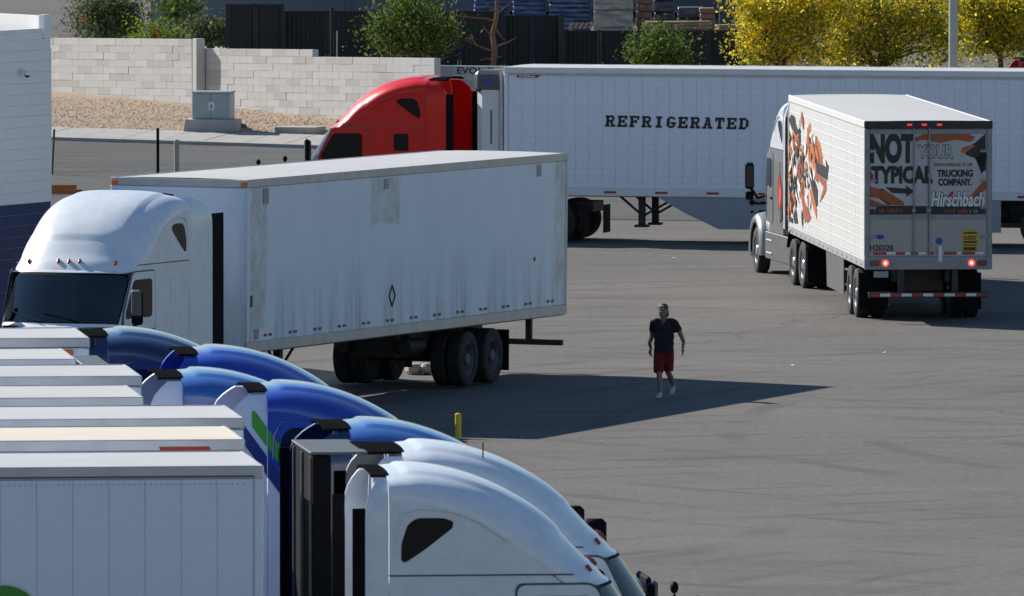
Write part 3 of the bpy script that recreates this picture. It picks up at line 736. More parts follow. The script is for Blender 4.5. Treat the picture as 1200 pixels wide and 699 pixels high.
        # hood mirror
        if hoodm == 'ball': obj('hood_mirror', cached(('hm', s), lambda: MB().tube([(4.05, s*.86, 1.40), (4.12, s*1.03, 1.62), (4.12, s*1.10, 1.80)], .017, 8).ball((4.12, s*1.11, 1.88), .075, 8, (.7, 1, 1.0)).mesh('hood_mirror', 50)), 'black', T)
        if hoodm == 'box': obj('hood_mirror', cached(('hmb', s), lambda: MB().tube([(4.05, s*.9, 1.45), (4.14, s*1.10, 1.80), (4.13, s*1.16, 1.98)], .022, 8).rbox(3.98, 4.27, s*1.16-.11, s*1.16+.11, 1.93, 2.30, .05).mesh('hood_mirror', 40)), 'black', T)
        # lower fairing and steps
        obj('side_fairing', cached(('fair', s), lambda: MB().rbox(-1.1, 2.55, s*1.16-.06, s*1.16+.01, .38, .985, .02).mesh('side_fairing')), lower, T)
        for zz in (.5, .78): obj('step', MB().rbox(1.55, 2.3, s*1.14-.05, s*1.14+.05, zz, zz+.04, .008), 'alu', T)
        obj('fender', cached(('fend', s), lambda: fender_mesh(s)), paint, T)
        obj('headlight', cached(('hl', s), lambda: MB().rbox(4.55, 4.86, s*.88-.16, s*.88+.16, 1.12, 1.36, .05).mesh('headlight')), 'mirror', T)
    # rear flap over the gap
    def flap():
        top = []; bot = []
        for x in (.03, -fl*.3, -fl*.7, -fl):
            row = []
            for j in range(25):
                v = -.21+.42*j/24; p = surf(0, v); row.append((x, p.y, p.z+.012 - .10*abs(x)*(abs(p.y)/1.1)**2 + .03*(-min(x, 0))))
            top.append(row); bot.append([(q[0], q[1]*.985, q[2]-.03) for q in row])
        mb = MB().grid(top).grid(bot); mb.grid([top[-1], bot[-1]]); mb.grid([top[0], bot[0]])
        mb.grid([[r[0] for r in top], [r[0] for r in bot]]); mb.grid([[r[-1] for r in top], [r[-1] for r in bot]])
        return mb.mesh('roof_flap', 40)
    obj('roof_flap', cached(('flap', fl), flap), 'flap', T)
    if guard:
        gd = obj('cab_guard', MB().rbox(-1.05, -.84, -1.12, 1.12, 1.05, 3.93, .02), 'black', T)
        obj('guard_plate', MB().rbox(-1.08, -.42, -1.14, 1.14, 3.935, 3.965, .006), 'charcoal', gd)
        for yy in (-1.0, 0, 1.0): obj('guard_rib', MB().rbox(-1.08, -1.05, yy-.03, yy+.03, 1.1, 3.9, .006), 'charcoal', gd)
    # hood
    obj('hood', cached('hood', hood_mesh), paint, T)
    gr = obj('grille', MB().rbox(4.86, 4.93, -.52, .52, .72, 1.5, .03), 'black', T)
    for k in range(6): obj('grille_bar', MB().box(4.925, 4.94, -.47, .47, .8+k*.12, .82+k*.12), 'alu', gr)
    obj('bumper', MB().rbox(4.55, 4.99, -1.15, 1.15, .3, .7, .07), lower if lower != 'white' else 'white', T)
    obj('wiper', MB().tube([surf(3.09, .14)+Vector((.03, 0, .02)), surf(3.0, -.05)+Vector((.03, 0, .02))], .012, 6).tube([surf(3.09, -.06)+Vector((.03, 0, .02)), surf(3.0, -.22)+Vector((.03, 0, .02))], .012, 6), 'black', T)
    # chassis
    for s in (-1, 1):
        obj('frame_rail', MB().box(-3.9, 4.5, s*.43-.04, s*.43+.04, .72, .98), 'steel', T)
        obj('mud_flap', MB().box(-3.86, -3.84, s*.95-.3, s*.95+.3, .16, .85), 'black', T)
        obj('quarter_fender', MB().add(*arc_strip(-1.85, .58, s*.97, .62, 20, 105)), 'black', T)
    obj('crossmember', MB().box(-3.9, -3.8, -.39, .39, .74, .96).box(-1.0, -.9, -.39, .39, .74, .96), 'steel', T)
    obj('fifth_wheel', MB().prism([(-3.0, -.45), (-1.9, -.5), (-1.9, .5), (-3.0, .45)], 'z', 1.0, 1.09), 'steel', T)
    for k, (y, m) in enumerate(((.18, 'amber'), (-.12, 'logoblue'), (.03, 'black'))):
        hose = [(-.02, y, 1.9)] + [(-.02-1.15*t, y*(1-t*.6)+.1*math.sin(9*t+k), 1.9-.75*math.sin(math.pi*t)*.7-.15*t) for t in [i/12 for i in range(1, 13)]]
        obj('air_hose', MB().tube(hose, .018, 6).mesh('air_hose', 60), 'black', T)
    if stack:
        obj('exhaust_stack', MB().tube([(-.25, -.95, 1.1), (-.25, -.95, 3.9)], .075, 12).mesh('exhaust_stack', 40), 'rim', T)
    wheel(T, 3.78, 1.05, 1); wheel(T, 3.78, -1.05, -1)
    obj('axle', MB().tube([(3.78, -.95, .505), (3.78, .95, .505)], .07, 10).mesh('axle', 40), 'steel', T)
    dual_axle(T, -1.85); dual_axle(T, -3.15)
    if stripes:
        for s in (-1,):
            for (xs_, zs_, m) in ((-.20, 3.76, 'stripegreen'), (-.42, 3.70, 'stripeblue')):
                mb = MB(); h = .25
                f = lambda x: zs_ - (x-xs_)*1.4
                def PY(x, z):
                    if x < 0: return s*(lerp(z, [(3.3, 1.165), (3.62, 1.15), (3.8, 1.08), (3.9, .98)])*1.01+.006)
                    return s*(yside(x, z)+.006)
                for (x0, x1) in ((max(-el, xs_), -.012), (.006, .95)):
                    for q in range(8):
                        xa, xb_ = x0+(x1-x0)*q/8, x0+(x1-x0)*(q+1)/8
                        mb.grid([[(xx, PY(xx, f(xx)-h*k/4), f(xx)-h*k/4) for xx in (xa, xb_)] for k in range(5)])
                obj('stripe', mb, m, T)
    return T
def arc_strip(cx, cz, y, r, a0, a1, w_=.32):
    vs = []; n = 10
    for i in range(n+1):
        a = R(a0+(a1-a0)*i/n); x, z = cx-r*math.cos(a)*0+r*math.cos(a), cz+r*math.sin(a)
        vs += [(x, y-w_, z), (x, y+w_, z)]
    return vs, [(2*i, 2*i+1, 2*i+3, 2*i+2) for i in range(n)]
def mirror_mesh(s):
    mb = MB().rbox(2.74, 2.85, s*1.48-.10, s*1.48+.10, 1.90, 2.46, .035)
    mb.rbox(2.75, 2.84, s*1.48-.09, s*1.48+.09, 1.66, 1.85, .03)
    mb.tube([(2.62, s*1.10, 1.78), (2.78, s*1.3, 1.70), (2.80, s*1.46, 1.93)], .035, 8)
    mb.tube([(2.62, s*1.10, 1.60), (2.78, s*1.3, 1.58), (2.80, s*1.46, 1.62)], .035, 8)
    return mb.mesh('mirror', 30)
def hood_surf(x, v):
    s = 1 if v >= 0 else -1; v = abs(v)
    z1 = smooth_lerp(x, [(3.02, 1.91), (3.3, 1.84), (4.0, 1.72), (4.5, 1.60), (4.8, 1.46), (4.93, 1.30)])
    W_ = lerp(x, [(3.0, 1.09), (3.3, 1.02), (4.0, .94), (4.7, .84), (4.93, .74)])
    r_ = .5; n = 3.0
    if v <= .6:
        t = v/.6*math.pi/2; sn, cs = math.sin(t), max(0, math.cos(t)); q = (sn**n+cs**n)**(-1/n); y = W_*q*sn; z = z1 - r_*(1-q*cs)
    else: y = W_; z = z1-r_ + (.72-(z1-r_))*(v-.6)/.4
    xx = x - lerp(x, [(3.0, .30), (3.4, .1), (4.2, .12), (4.93, .30)])*(y/.95)**3
    return Vector((xx, s*y, z))
def hood_mesh():
    vs = [-1+2*i/56 for i in range(57)]; xs = axis([(3.02, 4.93, .06)])
    mb = MB().grid([[hood_surf(x, v) for v in vs] for x in xs])
    b = [hood_surf(4.93, v) for v in vs]; mb.add(b + [(4.9, 0, 1.0)], [(i, i+1, len(b)) for i in range(len(b)-1)])
    return mb.mesh('hood', 40)
def fender_mesh(s):
    """front wing: arched skirt over the steer wheel"""
    rows = []; n = 18
    for i in range(n+1):
        a = R(-8+196*i/n); row = []
        for (r_, y) in ((.60, 1.20), (.63, 1.225), (.72, 1.22), (.80, 1.14), (.84, .95), (.84, .72)):
            sx = 1.12; x = 3.78 + r_*sx*math.cos(a); z = .52 + r_*math.sin(a)*(1.0)
            row.append((min(x, 4.86-.12*(y-.7)), s*y, max(.42, z)))
        rows.append(row)
    return MB().grid(rows).mesh('fender', 45)

# ---- trailers (x forward from the rear face, y left, z up)
TL, TW, ZB, ZH = 16.15, 1.30, 1.15, 4.11
def roof_mesh(L, bows=True, seed=1):
    rr = random.Random(seed); rows = []
    for i in range(61):
        x = .03+(L-.06)*i/60; row = []
        for j in range(9):
            y = -TW+.05+(2*TW-.1)*j/8
            row.append((x, y, ZH-.012+.018*(1-(y/TW)**2) + (.007*math.cos(i*math.pi) if 0 < j < 8 else 0)))
        rows.append(row)
    return MB().grid(rows).mesh('roof', 60)
def trailer(label, loc, rz, style, zh=None, group=None, roof='roofwhite', side='sidewhite', panel_side=(), pitch=.4, ribs=None, panel_mat=None, name='semi_trailer', reefer=False, skirt=False, rail='alu', toprail=None, slider=(2.3, 3.55), gear=True, L=TL, wm='rim'):
    T = thing(name, label, 'trailer', loc, rz, group)
    if zh: T.scale = (1, 1, zh/ZH)
    toprail = toprail or rail
    obj('body', cached(('tbody', L), lambda: MB().box(.03, L-.03, -TW+.03, TW-.03, ZB+.05, ZH-.03).mesh('body')), side, T)
    obj('roof', cached(('troof', L), lambda: roof_mesh(L)), roof, T)
    for s in (-1, 1):
        y0, y1 = sorted((s*(TW-.045), s*(TW+.002)))
        obj('top_rail', cached(('trail', L, s), lambda: MB().rbox(.0, L, y0, y1, ZH-.14, ZH, .008).mesh('top_rail')), toprail, T)
        obj('bottom_rail', cached(('brail', L, s), lambda: MB().rbox(.0, L, y0, y1, ZB-.04, ZB+.14, .008).mesh('bottom_rail')), rail, T)
        for xx, nm in ((0, 'rear_post'), (L-.10, 'front_post')):
            obj(nm, cached((nm, L, s), lambda: MB().rbox(xx+.001, xx+.099, *sorted((s*(TW-.05), s*(TW+.004))), ZB+.141, ZH-.141, .012).mesh(nm)), rail if nm == 'rear_post' else side, T)
    obj('front_header', cached(('fh', L), lambda: MB().rbox(L-.03, L+.012, -TW+.05, TW-.05, ZH-.14, ZH-.004, .008).mesh('front_header')), toprail, T)
    obj('front_wall', cached(('fw', L), lambda: MB().rbox(L-.05, L-.004, -TW+.05, TW-.05, ZB, ZH-.145, .01).mesh('front_wall')), side, T)
    obj('floor', cached(('tfloor', L), lambda: MB().box(.05, L-.05, -TW+.05, TW-.05, ZB-.06, ZB+.05).mesh('floor')), 'steel', T)
    # side panels
    for s in panel_side:
        n = int(round((L-.22)/pitch)); pw = (L-.22)/n
        def pm():
            z0, z1 = ZB+.15, ZH-.15; prof = [(z0, 0)]
            if ribs:
                z = z0+ribs
                while z < z1-.05: prof += [(z-.014, 0), (z-.006, .004), (z+.006, .004), (z+.014, 0)]; z += ribs
            prof.append((z1, 0)); mb = MB()
            a, b = .0015, pw-.0015; rows = [[(a, s*(TW-.012-.003), z) for z, d in prof], [(a+.003, s*(TW-.012+d), z) for z, d in prof], [(b-.003, s*(TW-.012+d), z) for z, d in prof], [(b, s*(TW-.015), z) for z, d in prof]]
            return mb.grid(rows).mesh('side_panel', 20)
        me = cached(('panel', L, pitch, ribs, s), pm)
        for k in range(n):
            obj('side_panel', me, panel_mat or side, T, (.11+k*pw, random.uniform(-.0012, .0012), 0))
    # rear frame and doors
    if style != 'detail':
        obj('rear_frame', cached(('rf', L), lambda: MB().box(-.02, .03, -TW+.05, TW-.05, ZH-.16, ZH-.004).box(-.02, .03, -TW+.05, TW-.05, ZB-.05, ZB+.12).mesh('rear_frame')), rail, T)
        for s in (-1, 1):
            d = obj('rear_door', cached(('rd', s), lambda: MB().rbox(-.012, .028, *sorted((s*.01, s*(TW-.06))), ZB+.13, ZH-.17, .01).mesh('rear_door')), side, T)
            for yy in (.35, .95): obj('lock_rod', MB().tube([(-.035, s*yy, ZB+.05), (-.035, s*yy, ZH-.1)], .016, 6), 'alu', d)
    # running gear
    for ax in slider: dual_axle(T, ax, wm)
    for s in (-1, 1):
        obj('slider_rail', MB().box(slider[0]-1.2, slider[1]+1.3, s*.52-.05, s*.52+.05, .78, ZB-.06), 'steel', T)
        for ax in slider: obj('hanger', MB().prism([(ax-.3, .9), (ax+.3, .9), (ax+.12, .55), (ax-.12, .55)], 'y', s*.52-.04+.001, s*.52+.04), 'steel', T)
        obj('mud_flap', MB().box(slider[0]-.78, slider[0]-.76, s*.96-.3, s*.96+.3, .2, .95), 'black', T)
        if gear:
            lg = obj('landing_leg', MB().rbox(L-3.25, L-3.10, s*.62-.07, s*.62+.07, .42, ZB-.06, .01), 'steel', T)
            obj('landing_foot', MB().rbox(L-3.33, L-3.02, s*.62-.13, s*.62+.13, .36, .42, .01), 'steel', lg)
            obj('leg_brace', MB().tube([(L-3.2, s*.62, .62), (L-4.1, s*.62, ZB-.03)], .03, 6).tube([(L-3.2, s*.62, .62), (L-2.6, s*.62, ZB-.03)], .03, 6), 'steel', lg)
    obj('daylight_block', MB().rbox(slider[0]-.9, slider[1]+1.6, -.45, .45, .56, ZB-.07, .03), 'steel', T)  # box and tanks added to block daylight among the dark running gear
    for s in (-1, 1): obj('air_tank', MB().tube([(slider[1]+.9, s*.62, .78), (slider[1]+1.7, s*.62, .78)], .14, 12).mesh('air_tank', 50), 'steel', T)
    obj('under_guard', MB().rbox(-.06, .04, -TW+.08, TW-.08, .52, .63, .008), 'steel', T)
    for s in (-1, 1): obj('guard_upright', MB().rbox(-.03, .06, s*.55-.06, s*.55+.06, .55, ZB-.05, .008), 'steel', T)
    if skirt:
        for s in (-1, 1):
            obj('side_skirt', MB().prism([(slider[1]+.95, .36), (L-(5.2 if reefer == 'deep' else 8.2), .36), (L-(4.4 if reefer == 'deep' else 8.1), .72), (L-(3.7 if reefer == 'deep' else 8.0), ZB-.045), (slider[1]+.95, ZB-.045)], 'y', s*(TW-.04)-.012, s*(TW-.04)+.012), skirt, T)
    if reefer:
        rd = .78 if reefer == 'deep' else .54
        rf = obj('reefer_unit', MB().rbox(L+.012, L+rd-.04, -1.12, 1.12, 1.75, 3.90, .16).mesh('reefer_unit', 30), 'railwhite', T)
        obj('reefer_top', MB().rbox(L+.03, L+rd, -1.145, 1.145, 3.50, 4.02, .09).mesh('reefer_top', 30), 'charcoal', rf)
        for k in range(7):
            obj('reefer_louvre', MB().box(L+rd-.04, L+rd+.02, -.8, .8, 2.5+k*.16, 2.55+k*.16), 'black', rf)
        for s in (-1, 1):
            q = text_poly('o')  # oval badge
            ov = MB(); n = 20; ov.add([(L+rd*.55+.12*math.cos(6.2832*k/n), s*1.151, 3.78+.055*math.sin(6.2832*k/n)) for k in range(n)], [tuple(range(n))])
            obj('oval_badge', ov, 'logoblue', rf)
            obj('vent_strip', MB().box(L+.34, L+.38, s*1.122-.004, s*1.122+.004, 2.3, 3.1), 'charcoal', rf)
    return T
def fwd(rz): return Vector((math.cos(rz), math.sin(rz), 0))
def left(rz): return Vector((-math.sin(rz), math.cos(rz), 0))

# ================= white weathered trailer and its white truck
bz = R(-110.506); B0 = Vector((-.199, 213.5, 0))
tb = trailer('weathered white plate trailer with grime streaks and bare metal patches', B0, bz, 'plain', zh=4.15, side='plate', rail='alu', panel_side=(1, -1), pitch=5.31, panel_mat='plate', slider=(3.75, 5.05), gear=True, wm='shaderim')
M['plate'].node_tree.nodes['trailer_coords'].object = tb
tb.rotation_euler = (R(-.4), -R(.4), bz)
def side_rect(name, T, x0, x1, z0, z1, m, s=1, off=.0):
    y = s*(TW-.004+off); return obj(name, MB().box(x0, x1, *sorted((y, y-s*.012)), z0, z1), m, T)
for (x, z, w_, h, m) in ((TL*.585, 3.83, .2, .18, 'printgrey'), (1.55, 3.83, .22, .22, 'printgrey'), (TL-.85, 3.8, .24, .28, 'printgrey'), (TL-.2, 2.0, .07, .2, 'ink'), (TL-.45, 1.42, .2, .18, 'printgrey'), (1.75, 2.2, .07, .07, 'ink')):
    side_rect('placard', tb, x-w_/2, x+w_/2, z-h/2, z+h/2, m, off=.006)
mb = MB(); cx, cz = TL*.565, 1.82
for (a, b) in (((0, .19), (.15, 0)), ((.15, 0), (0, -.19)), ((0, -.19), (-.15, 0)), ((-.15, 0), (0, .19))):
    p0 = Vector((cx+a[0], TW+.001, cz+a[1])); p1 = Vector((cx+b[0], TW+.001, cz+b[1])); mb.tube([p0, p1], .012, 4)
obj('diamond_placard', mb, 'ink', tb)
for i in range(13):
    x = .7 + i*1.19
    for d in (0, .24): side_rect('reflector', tb, x+d, x+d+.12, 1.365, 1.41, 'dimlens', off=.006)
for s in (-1, 1): obj('corner_lamp', MB().rbox(TL-.01, TL+.035, s*1.22-.06, s*1.22+.06, 3.985, 4.06, .01), 'amber', tb)
kb = B0 + fwd(bz)*(TL-.95); bt = bz-R(2.6); tc = kb + fwd(bt)*2.9
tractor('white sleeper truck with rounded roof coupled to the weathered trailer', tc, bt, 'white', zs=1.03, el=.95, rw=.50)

# ================= red truck with reefer trailer
rz_c = R(164.66); C0 = Vector((15.679, 262.346, 0)) + Vector((.05, .8, 0))
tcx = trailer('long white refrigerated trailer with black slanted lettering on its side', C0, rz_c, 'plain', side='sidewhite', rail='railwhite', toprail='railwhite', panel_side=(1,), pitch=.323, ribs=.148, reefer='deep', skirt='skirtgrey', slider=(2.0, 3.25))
obj('rail_grey_strip', MB().box(.1, TL-.1, TW-.01, TW-.002+.004, ZH-.20, ZH-.145), 'alu', tcx)  # grey aluminium strip below the top rail
n = 0
for i in range(26):
    x = .4+i*.62
    side_rect('reflective_strip', tcx, x, x+.30, ZB+.02, ZB+.075, 'tapered' if i % 2 else 'tapewhite', off=.010)
# slab letters on a 5 x 7 field; strokes are (x0, y0, x1, y1) boxes or 4-point polygons
SL = {
 'R': [(0,0,2.1,1),(0,6,3.6,7),(.5,0,1.6,7),(1.5,3.1,3.6,4.1),[(3.2,7),(4.3,6.6),(4.5,5.6),(3.3,6)],[(3.3,6),(4.5,5.6),(4.5,4.7),(3.3,4.2)],[(3.3,4.2),(4.5,4.7),(4.2,3.5),(3.2,3.1)],[(2.2,3.2),(3.4,3.2),(4.6,.6),(3.3,.6)],(3.0,0,5,1)],
 'E': [(0,0,4.7,1),(0,6,4.6,7),(.5,0,1.6,7),(1.5,3,3.2,4),(2.9,2.5,3.5,4.5),(4.0,0,4.7,2.2),(3.9,4.8,4.6,7)],
 'F': [(0,0,2.4,1),(0,6,4.6,7),(.5,0,1.6,7),(1.5,3,3.2,4),(2.9,2.5,3.5,4.5),(3.9,4.8,4.6,7)],
 'I': [(1.1,0,3.9,1),(1.1,6,3.9,7),(1.9,0,3.1,7)],
 'G': [(.4,1.2,1.6,5.8),[(.4,5.8),(1.6,5.8),(2.4,6.1),(1.6,7)],(1.5,6.0,3.5,7),[(3.4,7),(4.5,6.2),(4.5,4.9),(3.5,5.4)],[(.4,1.2),(1.6,1.2),(2.4,.9),(1.6,0)],(1.5,0,3.5,1),[(3.4,0),(4.5,.8),(4.5,1.4),(3.5,1.4)],(3.5,1.2,4.5,3.4),(2.4,2.6,4.9,3.5)],
 'A': [(0,0,1.9,1),(3.0,0,5,1),[(.5,.5),(1.6,.5),(3.0,7),(2.0,7)],[(3.4,.5),(4.5,.5),(3.3,7),(2.2,7)],(1.4,2,3.6,2.9),(1.4,6.2,3.2,7)],
 'T': [(1.3,0,3.5,1),(1.8,0,3.0,7),(0.2,6,4.7,7),(.2,4.6,.9,7),(4.0,4.6,4.7,7)],
 'D': [(0,0,3.2,1),(0,6,3.2,7),(.5,0,1.6,7),[(2.9,7),(4.6,5.6),(3.5,5.2),(2.6,6)],(3.5,1.8,4.6,5.6),[(2.9,0),(4.6,1.8),(3.5,1.9),(2.6,1)]]}
word = MB(); hl = .255; u = hl/7; xx = 0
yface = TW+.004; Xs = TL-2.46; pitch_l = (3.52)/12
for i, ch in enumerate('REFRIGERATED'):
    for stq in SL[ch]:
        e_ = .16; pg = [(stq[0]-e_, stq[1]-e_), (stq[2]+e_, stq[1]-e_), (stq[2]+e_, stq[3]+e_), (stq[0]-e_, stq[3]+e_)] if isinstance(stq, tuple) else stq
        word.add([(Xs - i*pitch_l - (p[0]*u*1.28 + p[1]*u*.07), yface, 2.74 + p[1]*u - i*.003) for p in pg], [(0, 1, 2, 3)])
obj('lettering', word.mesh('lettering', recalc=False), 'ink', tcx)
obj('maker_badge', MB().prism([(TL-.32, 3.935), (TL-.90, 3.935), (TL-.82, 3.868), (TL-.32, 3.868)], 'y', TW+.003, TW+.008), 'logo', tcx)
mb = MB()
for k, (a_, h_) in enumerate(((.0, .05), (.06, .03), (.10, .034), (.15, .05), (.20, .05), (.25, .032), (.30, .032), (.34, .03))): mb.add([(TL-.38-a_, TW+.0095, 3.882), (TL-.38-a_-.035, TW+.0095, 3.882), (TL-.38-a_-.035, TW+.0095, 3.882+h_), (TL-.38-a_, TW+.0095, 3.882+h_)], [(0, 1, 2, 3)])
obj('badge_script', mb.mesh('badge_script', recalc=False), 'printwhite', tcx)
# vertical pipe and bolts at the reefer nose
obj('drain_pipe', MB().tube([(TL+.08, TW-.10, 1.5), (TL+.08, TW-.10, 4.0)], .05, 10).mesh('drain_pipe', 50), 'rim', tcx)
for (x, z, r_) in ((TL-6.0, 1.0, .07), (TL-6.0, .78, .035), (TL-6.0, .52, .03)):
    obj('skirt_hole', MB().lathe([(r_, 0), (r_, .006)], 'y', 14, (x, TW-.024, z)), 'black', tcx)
tcc = C0 + fwd(rz_c)*(TL+1.95)
tractor('glossy red sleeper truck pulling the long refrigerated trailer', tcc, rz_c, 'red', zs=.96, hoodm='ball', el=.50, rw=.18, fl=.40)

# ================= second red truck, mostly out of view
pr = aty(1179, 62, 286); tractor('shade darkened red truck whose roof shows beneath the yellow trees', (pr.x+.45, 286, g(pr.x, 286)), R(4), 'redtruck', zs=.925)

# ================= silver truck and its printed trailer
az = R(94.12); A0 = Vector((8.469, 230.664, 0))
ta = trailer('white trailer with black and orange splatter graphics and printed rear doors', A0, az, 'detail', side='neutralwhite', rail='alu', toprail='railwhite', panel_side=(1,), pitch=.61, ribs=.205, skirt='charcoal', slider=(2.3, 3.55), reefer=True)
def rear_quad(name, pts, m, x, parent=None):      # pts in (u, z): u from the left edge looking at the doors
    return obj(name, MB().add([(x, TW-u_, z) for u_, z in pts], [tuple(range(len(pts)))]), m, parent or ta)
# rear frame
obj('rear_frame', MB().rbox(-.03, .06, -TW-.006, -TW+.10, ZB-.02, ZH-.15, .01).rbox(-.03, .06, TW-.10, TW+.006, ZB-.02, ZH-.15, .01), 'alu2', ta)
hd = obj('rear_header', MB().rbox(-.05, .06, -TW-.01, TW+.01, ZH-.15, ZH+.005, .012), 'steel', ta)
for yy in (.39, .09, -.22):
    obj('header_lamp', MB().rbox(-.062, -.045, yy-.05, yy+.05, ZH-.09, ZH-.05, .006), 'markerlit', hd)
doors = {}
for s in (1, -1):
    doors[s] = obj('rear_door', MB().rbox(-.005, .04, *sorted((s*.006, s*(TW-.105))), ZB+.28, ZH-.16, .008), 'doorwhite', ta)
    obj('door_rail', MB().rbox(-.018, -.004, *sorted((s*.01, s*(TW-.108))), ZB+.96, ZB+1.06, .004), 'alu2', doors[s])
    obj('door_cap', MB().rbox(-.018, -.004, *sorted((s*.01, s*(TW-.108))), ZH-.26, ZH-.165, .004), 'alu2', doors[s])
    obj('kick_plate', MB().box(-.012, -.004, *sorted((s*.012, s*(TW-.11))), ZB+.30, ZB+.955), 'diamond', doors[s])
    for yy in (.16,) if s > 0 else (.16,):
        pass
    for zz in (3.5, 2.9, 2.35, 1.75): obj('hinge', MB().rbox(-.03, -.005, *sorted((s*(TW-.24), s*(TW-.02))), zz-.03, zz+.03, .006), 'alu2', doors[s])
for yy in (.30, -.02):
    rod = obj('lock_rod', MB().tube([(-.045, yy, ZB+.12), (-.045, yy, ZH-.14)], .018, 8).mesh('lock_rod', 50), 'alu2', doors[1] if yy > 0 else doors[-1])
    for zz in (3.7, 3.0, 2.3, 1.6): obj('rod_guide', MB().rbox(-.06, -.02, yy-.04, yy+.04, zz-.03, zz+.03, .006), 'alu2', rod)
obj('door_handle', MB().rbox(-.075, -.055, -.28, -.20, ZB+.10, ZB+.42, .008), 'tapewhite', doors[-1])
obj('round_tag', MB().lathe([(.07, -.02), (.07, -.016)], 'x', 16, (0, -.22, ZB+.52)), 'logoblue', doors[-1])
# graphics; convert zoomed-photo coordinates to door metres
def gq(pts): return [((a-55)/224, 4.11-(b-65)/224) for a, b in pts]
for s, pts, m in (
    (1, [(68,450),(278,450),(278,490),(68,490)], 'ink'), (-1, [(342,450),(610,450),(610,490),(342,490)], 'ink'),
    (1, [(282,452),(338,452),(338,488),(282,488)], 'ink'),
    (1, [(70,360),(150,380),(230,430),(240,448),(180,448),(130,415),(70,410)], 'rust'), (1, [(70,372),(140,372),(225,445),(160,446),(100,400),(70,395)], 'ink'),
    (1, [(150,365),(245,372),(240,355),(282,385),(245,410),(245,395),(180,392)], 'ink'), (1, [(70,415),(130,440),(170,449),(70,449)], 'rust'), (1, [(68,275),(95,310),(92,340),(70,350)], 'logo'),
    (-1, [(285,140),(330,120),(500,122),(560,135),(540,160),(470,150),(400,165),(320,150),(285,158)], 'rust'),
    (-1, [(345,118),(560,116),(530,130),(420,135),(345,132)], 'orange'),
    (-1, [(500,190),(560,165),(608,122),(610,290),(590,300),(560,235),(520,220)], 'ink'), (-1, [(488,205),(545,170),(560,178),(510,212)], 'orange'),
    (-1, [(565,230),(612,195),(612,250),(590,310)], 'ink'), (-1, [(545,400),(600,335),(612,335),(612,375),(560,420),(520,430)], 'rust'),
    (-1, [(500,125),(540,128),(560,150),(520,162)], 'printgrey')):
    rear_quad('decal', gq(pts), m, -.008-.0015*random.random(), doors[s])
def rear_text(txt, zx0, zy1, zx1, zy0, m, s, bold=.0, shear=0, x=-.0125):
    (u0, z0), (u1, z1) = gq([(zx0, zy1), (zx1, zy0)])
    return obj('lettering', text_on(txt, (x, TW-u0, z0), (0, -1, 0), (0, 0, 1), u1-u0, z1-z0, bold, shear), m, doors[s])
def rear_marks(zx0, zy1, zx1, zy0, m, s, n, x=-.0125, seed=1, fill=.7):
    rr_ = random.Random(seed); w_ = (zx1-zx0)/n; mb = MB()
    for k in range(n):
        if rr_.random() < .12: continue
        a_ = zx0+k*w_; t_ = zy0+rr_.uniform(0, .25)*(zy1-zy0)
        for (p, q, r1, r2) in ((0, .3, 0, 1), (0, fill, 0, .3) if rr_.random() < .6 else (0, fill, .7, 1), (fill-.25, fill, rr_.uniform(0, .4), 1)):
            pts = gq([(a_+w_*p, t_+(zy1-t_)*r1), (a_+w_*q, t_+(zy1-t_)*r1), (a_+w_*q, t_+(zy1-t_)*r2), (a_+w_*p, t_+(zy1-t_)*r2)])
            mb.add([(x, TW-u_, z) for u_, z in pts], [(0, 1, 2, 3)])
    return obj('small_print', mb.mesh('small_print', recalc=False), m, doors[s])
rear_text('NOT', 78, 258, 283, 118, 'ink', 1, .06)
rear_text('TYPICAL', 84, 350, 366, 268, 'ink', 1, .055)
rear_text('YOUR', 294, 238, 464, 170, 'charcoal', -1, .065); rear_text('YOUR', 299, 233, 459, 175, 'doorwhite', -1, .02, x=-.0145)
rear_text('TRUCKING', 386, 320, 550, 286, 'ink', -1, .05)
rear_text('COMPANY.', 391, 360, 545, 326, 'ink', -1, .05)
rear_marks(372, 270, 548, 254, 'rust', -1, 24, seed=3)
rear_text('Hirschbach', 360, 455, 598, 386, 'ink', -1, .075, .12, x=-.014); rear_text('Hirschbach', 360, 455, 598, 388, 'printwhite', -1, .03, .12, x=-.016)
rear_quad('leaf_mark', gq([(432,420),(448,388),(464,384),(455,405)]), 'logo', -.017, doors[-1])
rear_marks(96, 482, 232, 460, 'rust', 1, 11, x=-.014, seed=4)
rear_marks(422, 484, 530, 464, 'rust', -1, 9, x=-.014, seed=5); rear_marks(535, 484, 575, 466, 'printgrey', -1, 4, x=-.014, seed=6)
rear_text('H20328', 78, 657, 186, 628, 'ink', 1, .03, x=-.016)
ov = MB(); (u0, z0), = gq([(126, 592)])
ov.add([(-.015, TW-u0+.09*math.cos(k*.3142), z0+.05*math.sin(k*.3142)) for k in range(20)], [tuple(range(20))]); obj('oval_badge', ov, 'logoblue', doors[1])
rear_quad('warning_placard', gq([(502,562),(574,562),(574,660),(502,660)]), 'placard', -.016, doors[-1])
for i, (yy, hh) in enumerate(((572, 7), (590, 5), (600, 5), (612, 9), (628, 5), (640, 10), (651, 5))):
    rear_quad('placard_print', gq([(507,yy),(569-3*(i % 3),yy),(569-3*(i % 3),yy+hh),(507,yy+hh)]), 'ink', -.018, doors[-1])
for i, (a, b) in enumerate(((95,155),(155,198),(198,240),(240,265),(268,300),(300,338),(345,372),(400,420),(418,476),(478,500),(502,560),(562,600))):
    s = 1 if b < 335 else -1
    if i in (5,): s = 1
    rear_quad('reflective_strip', gq([(a,662),(b,662),(b,673),(a,673)]), 'tapered' if i % 2 == 0 else 'tapewhite', -.0175, doors[s])
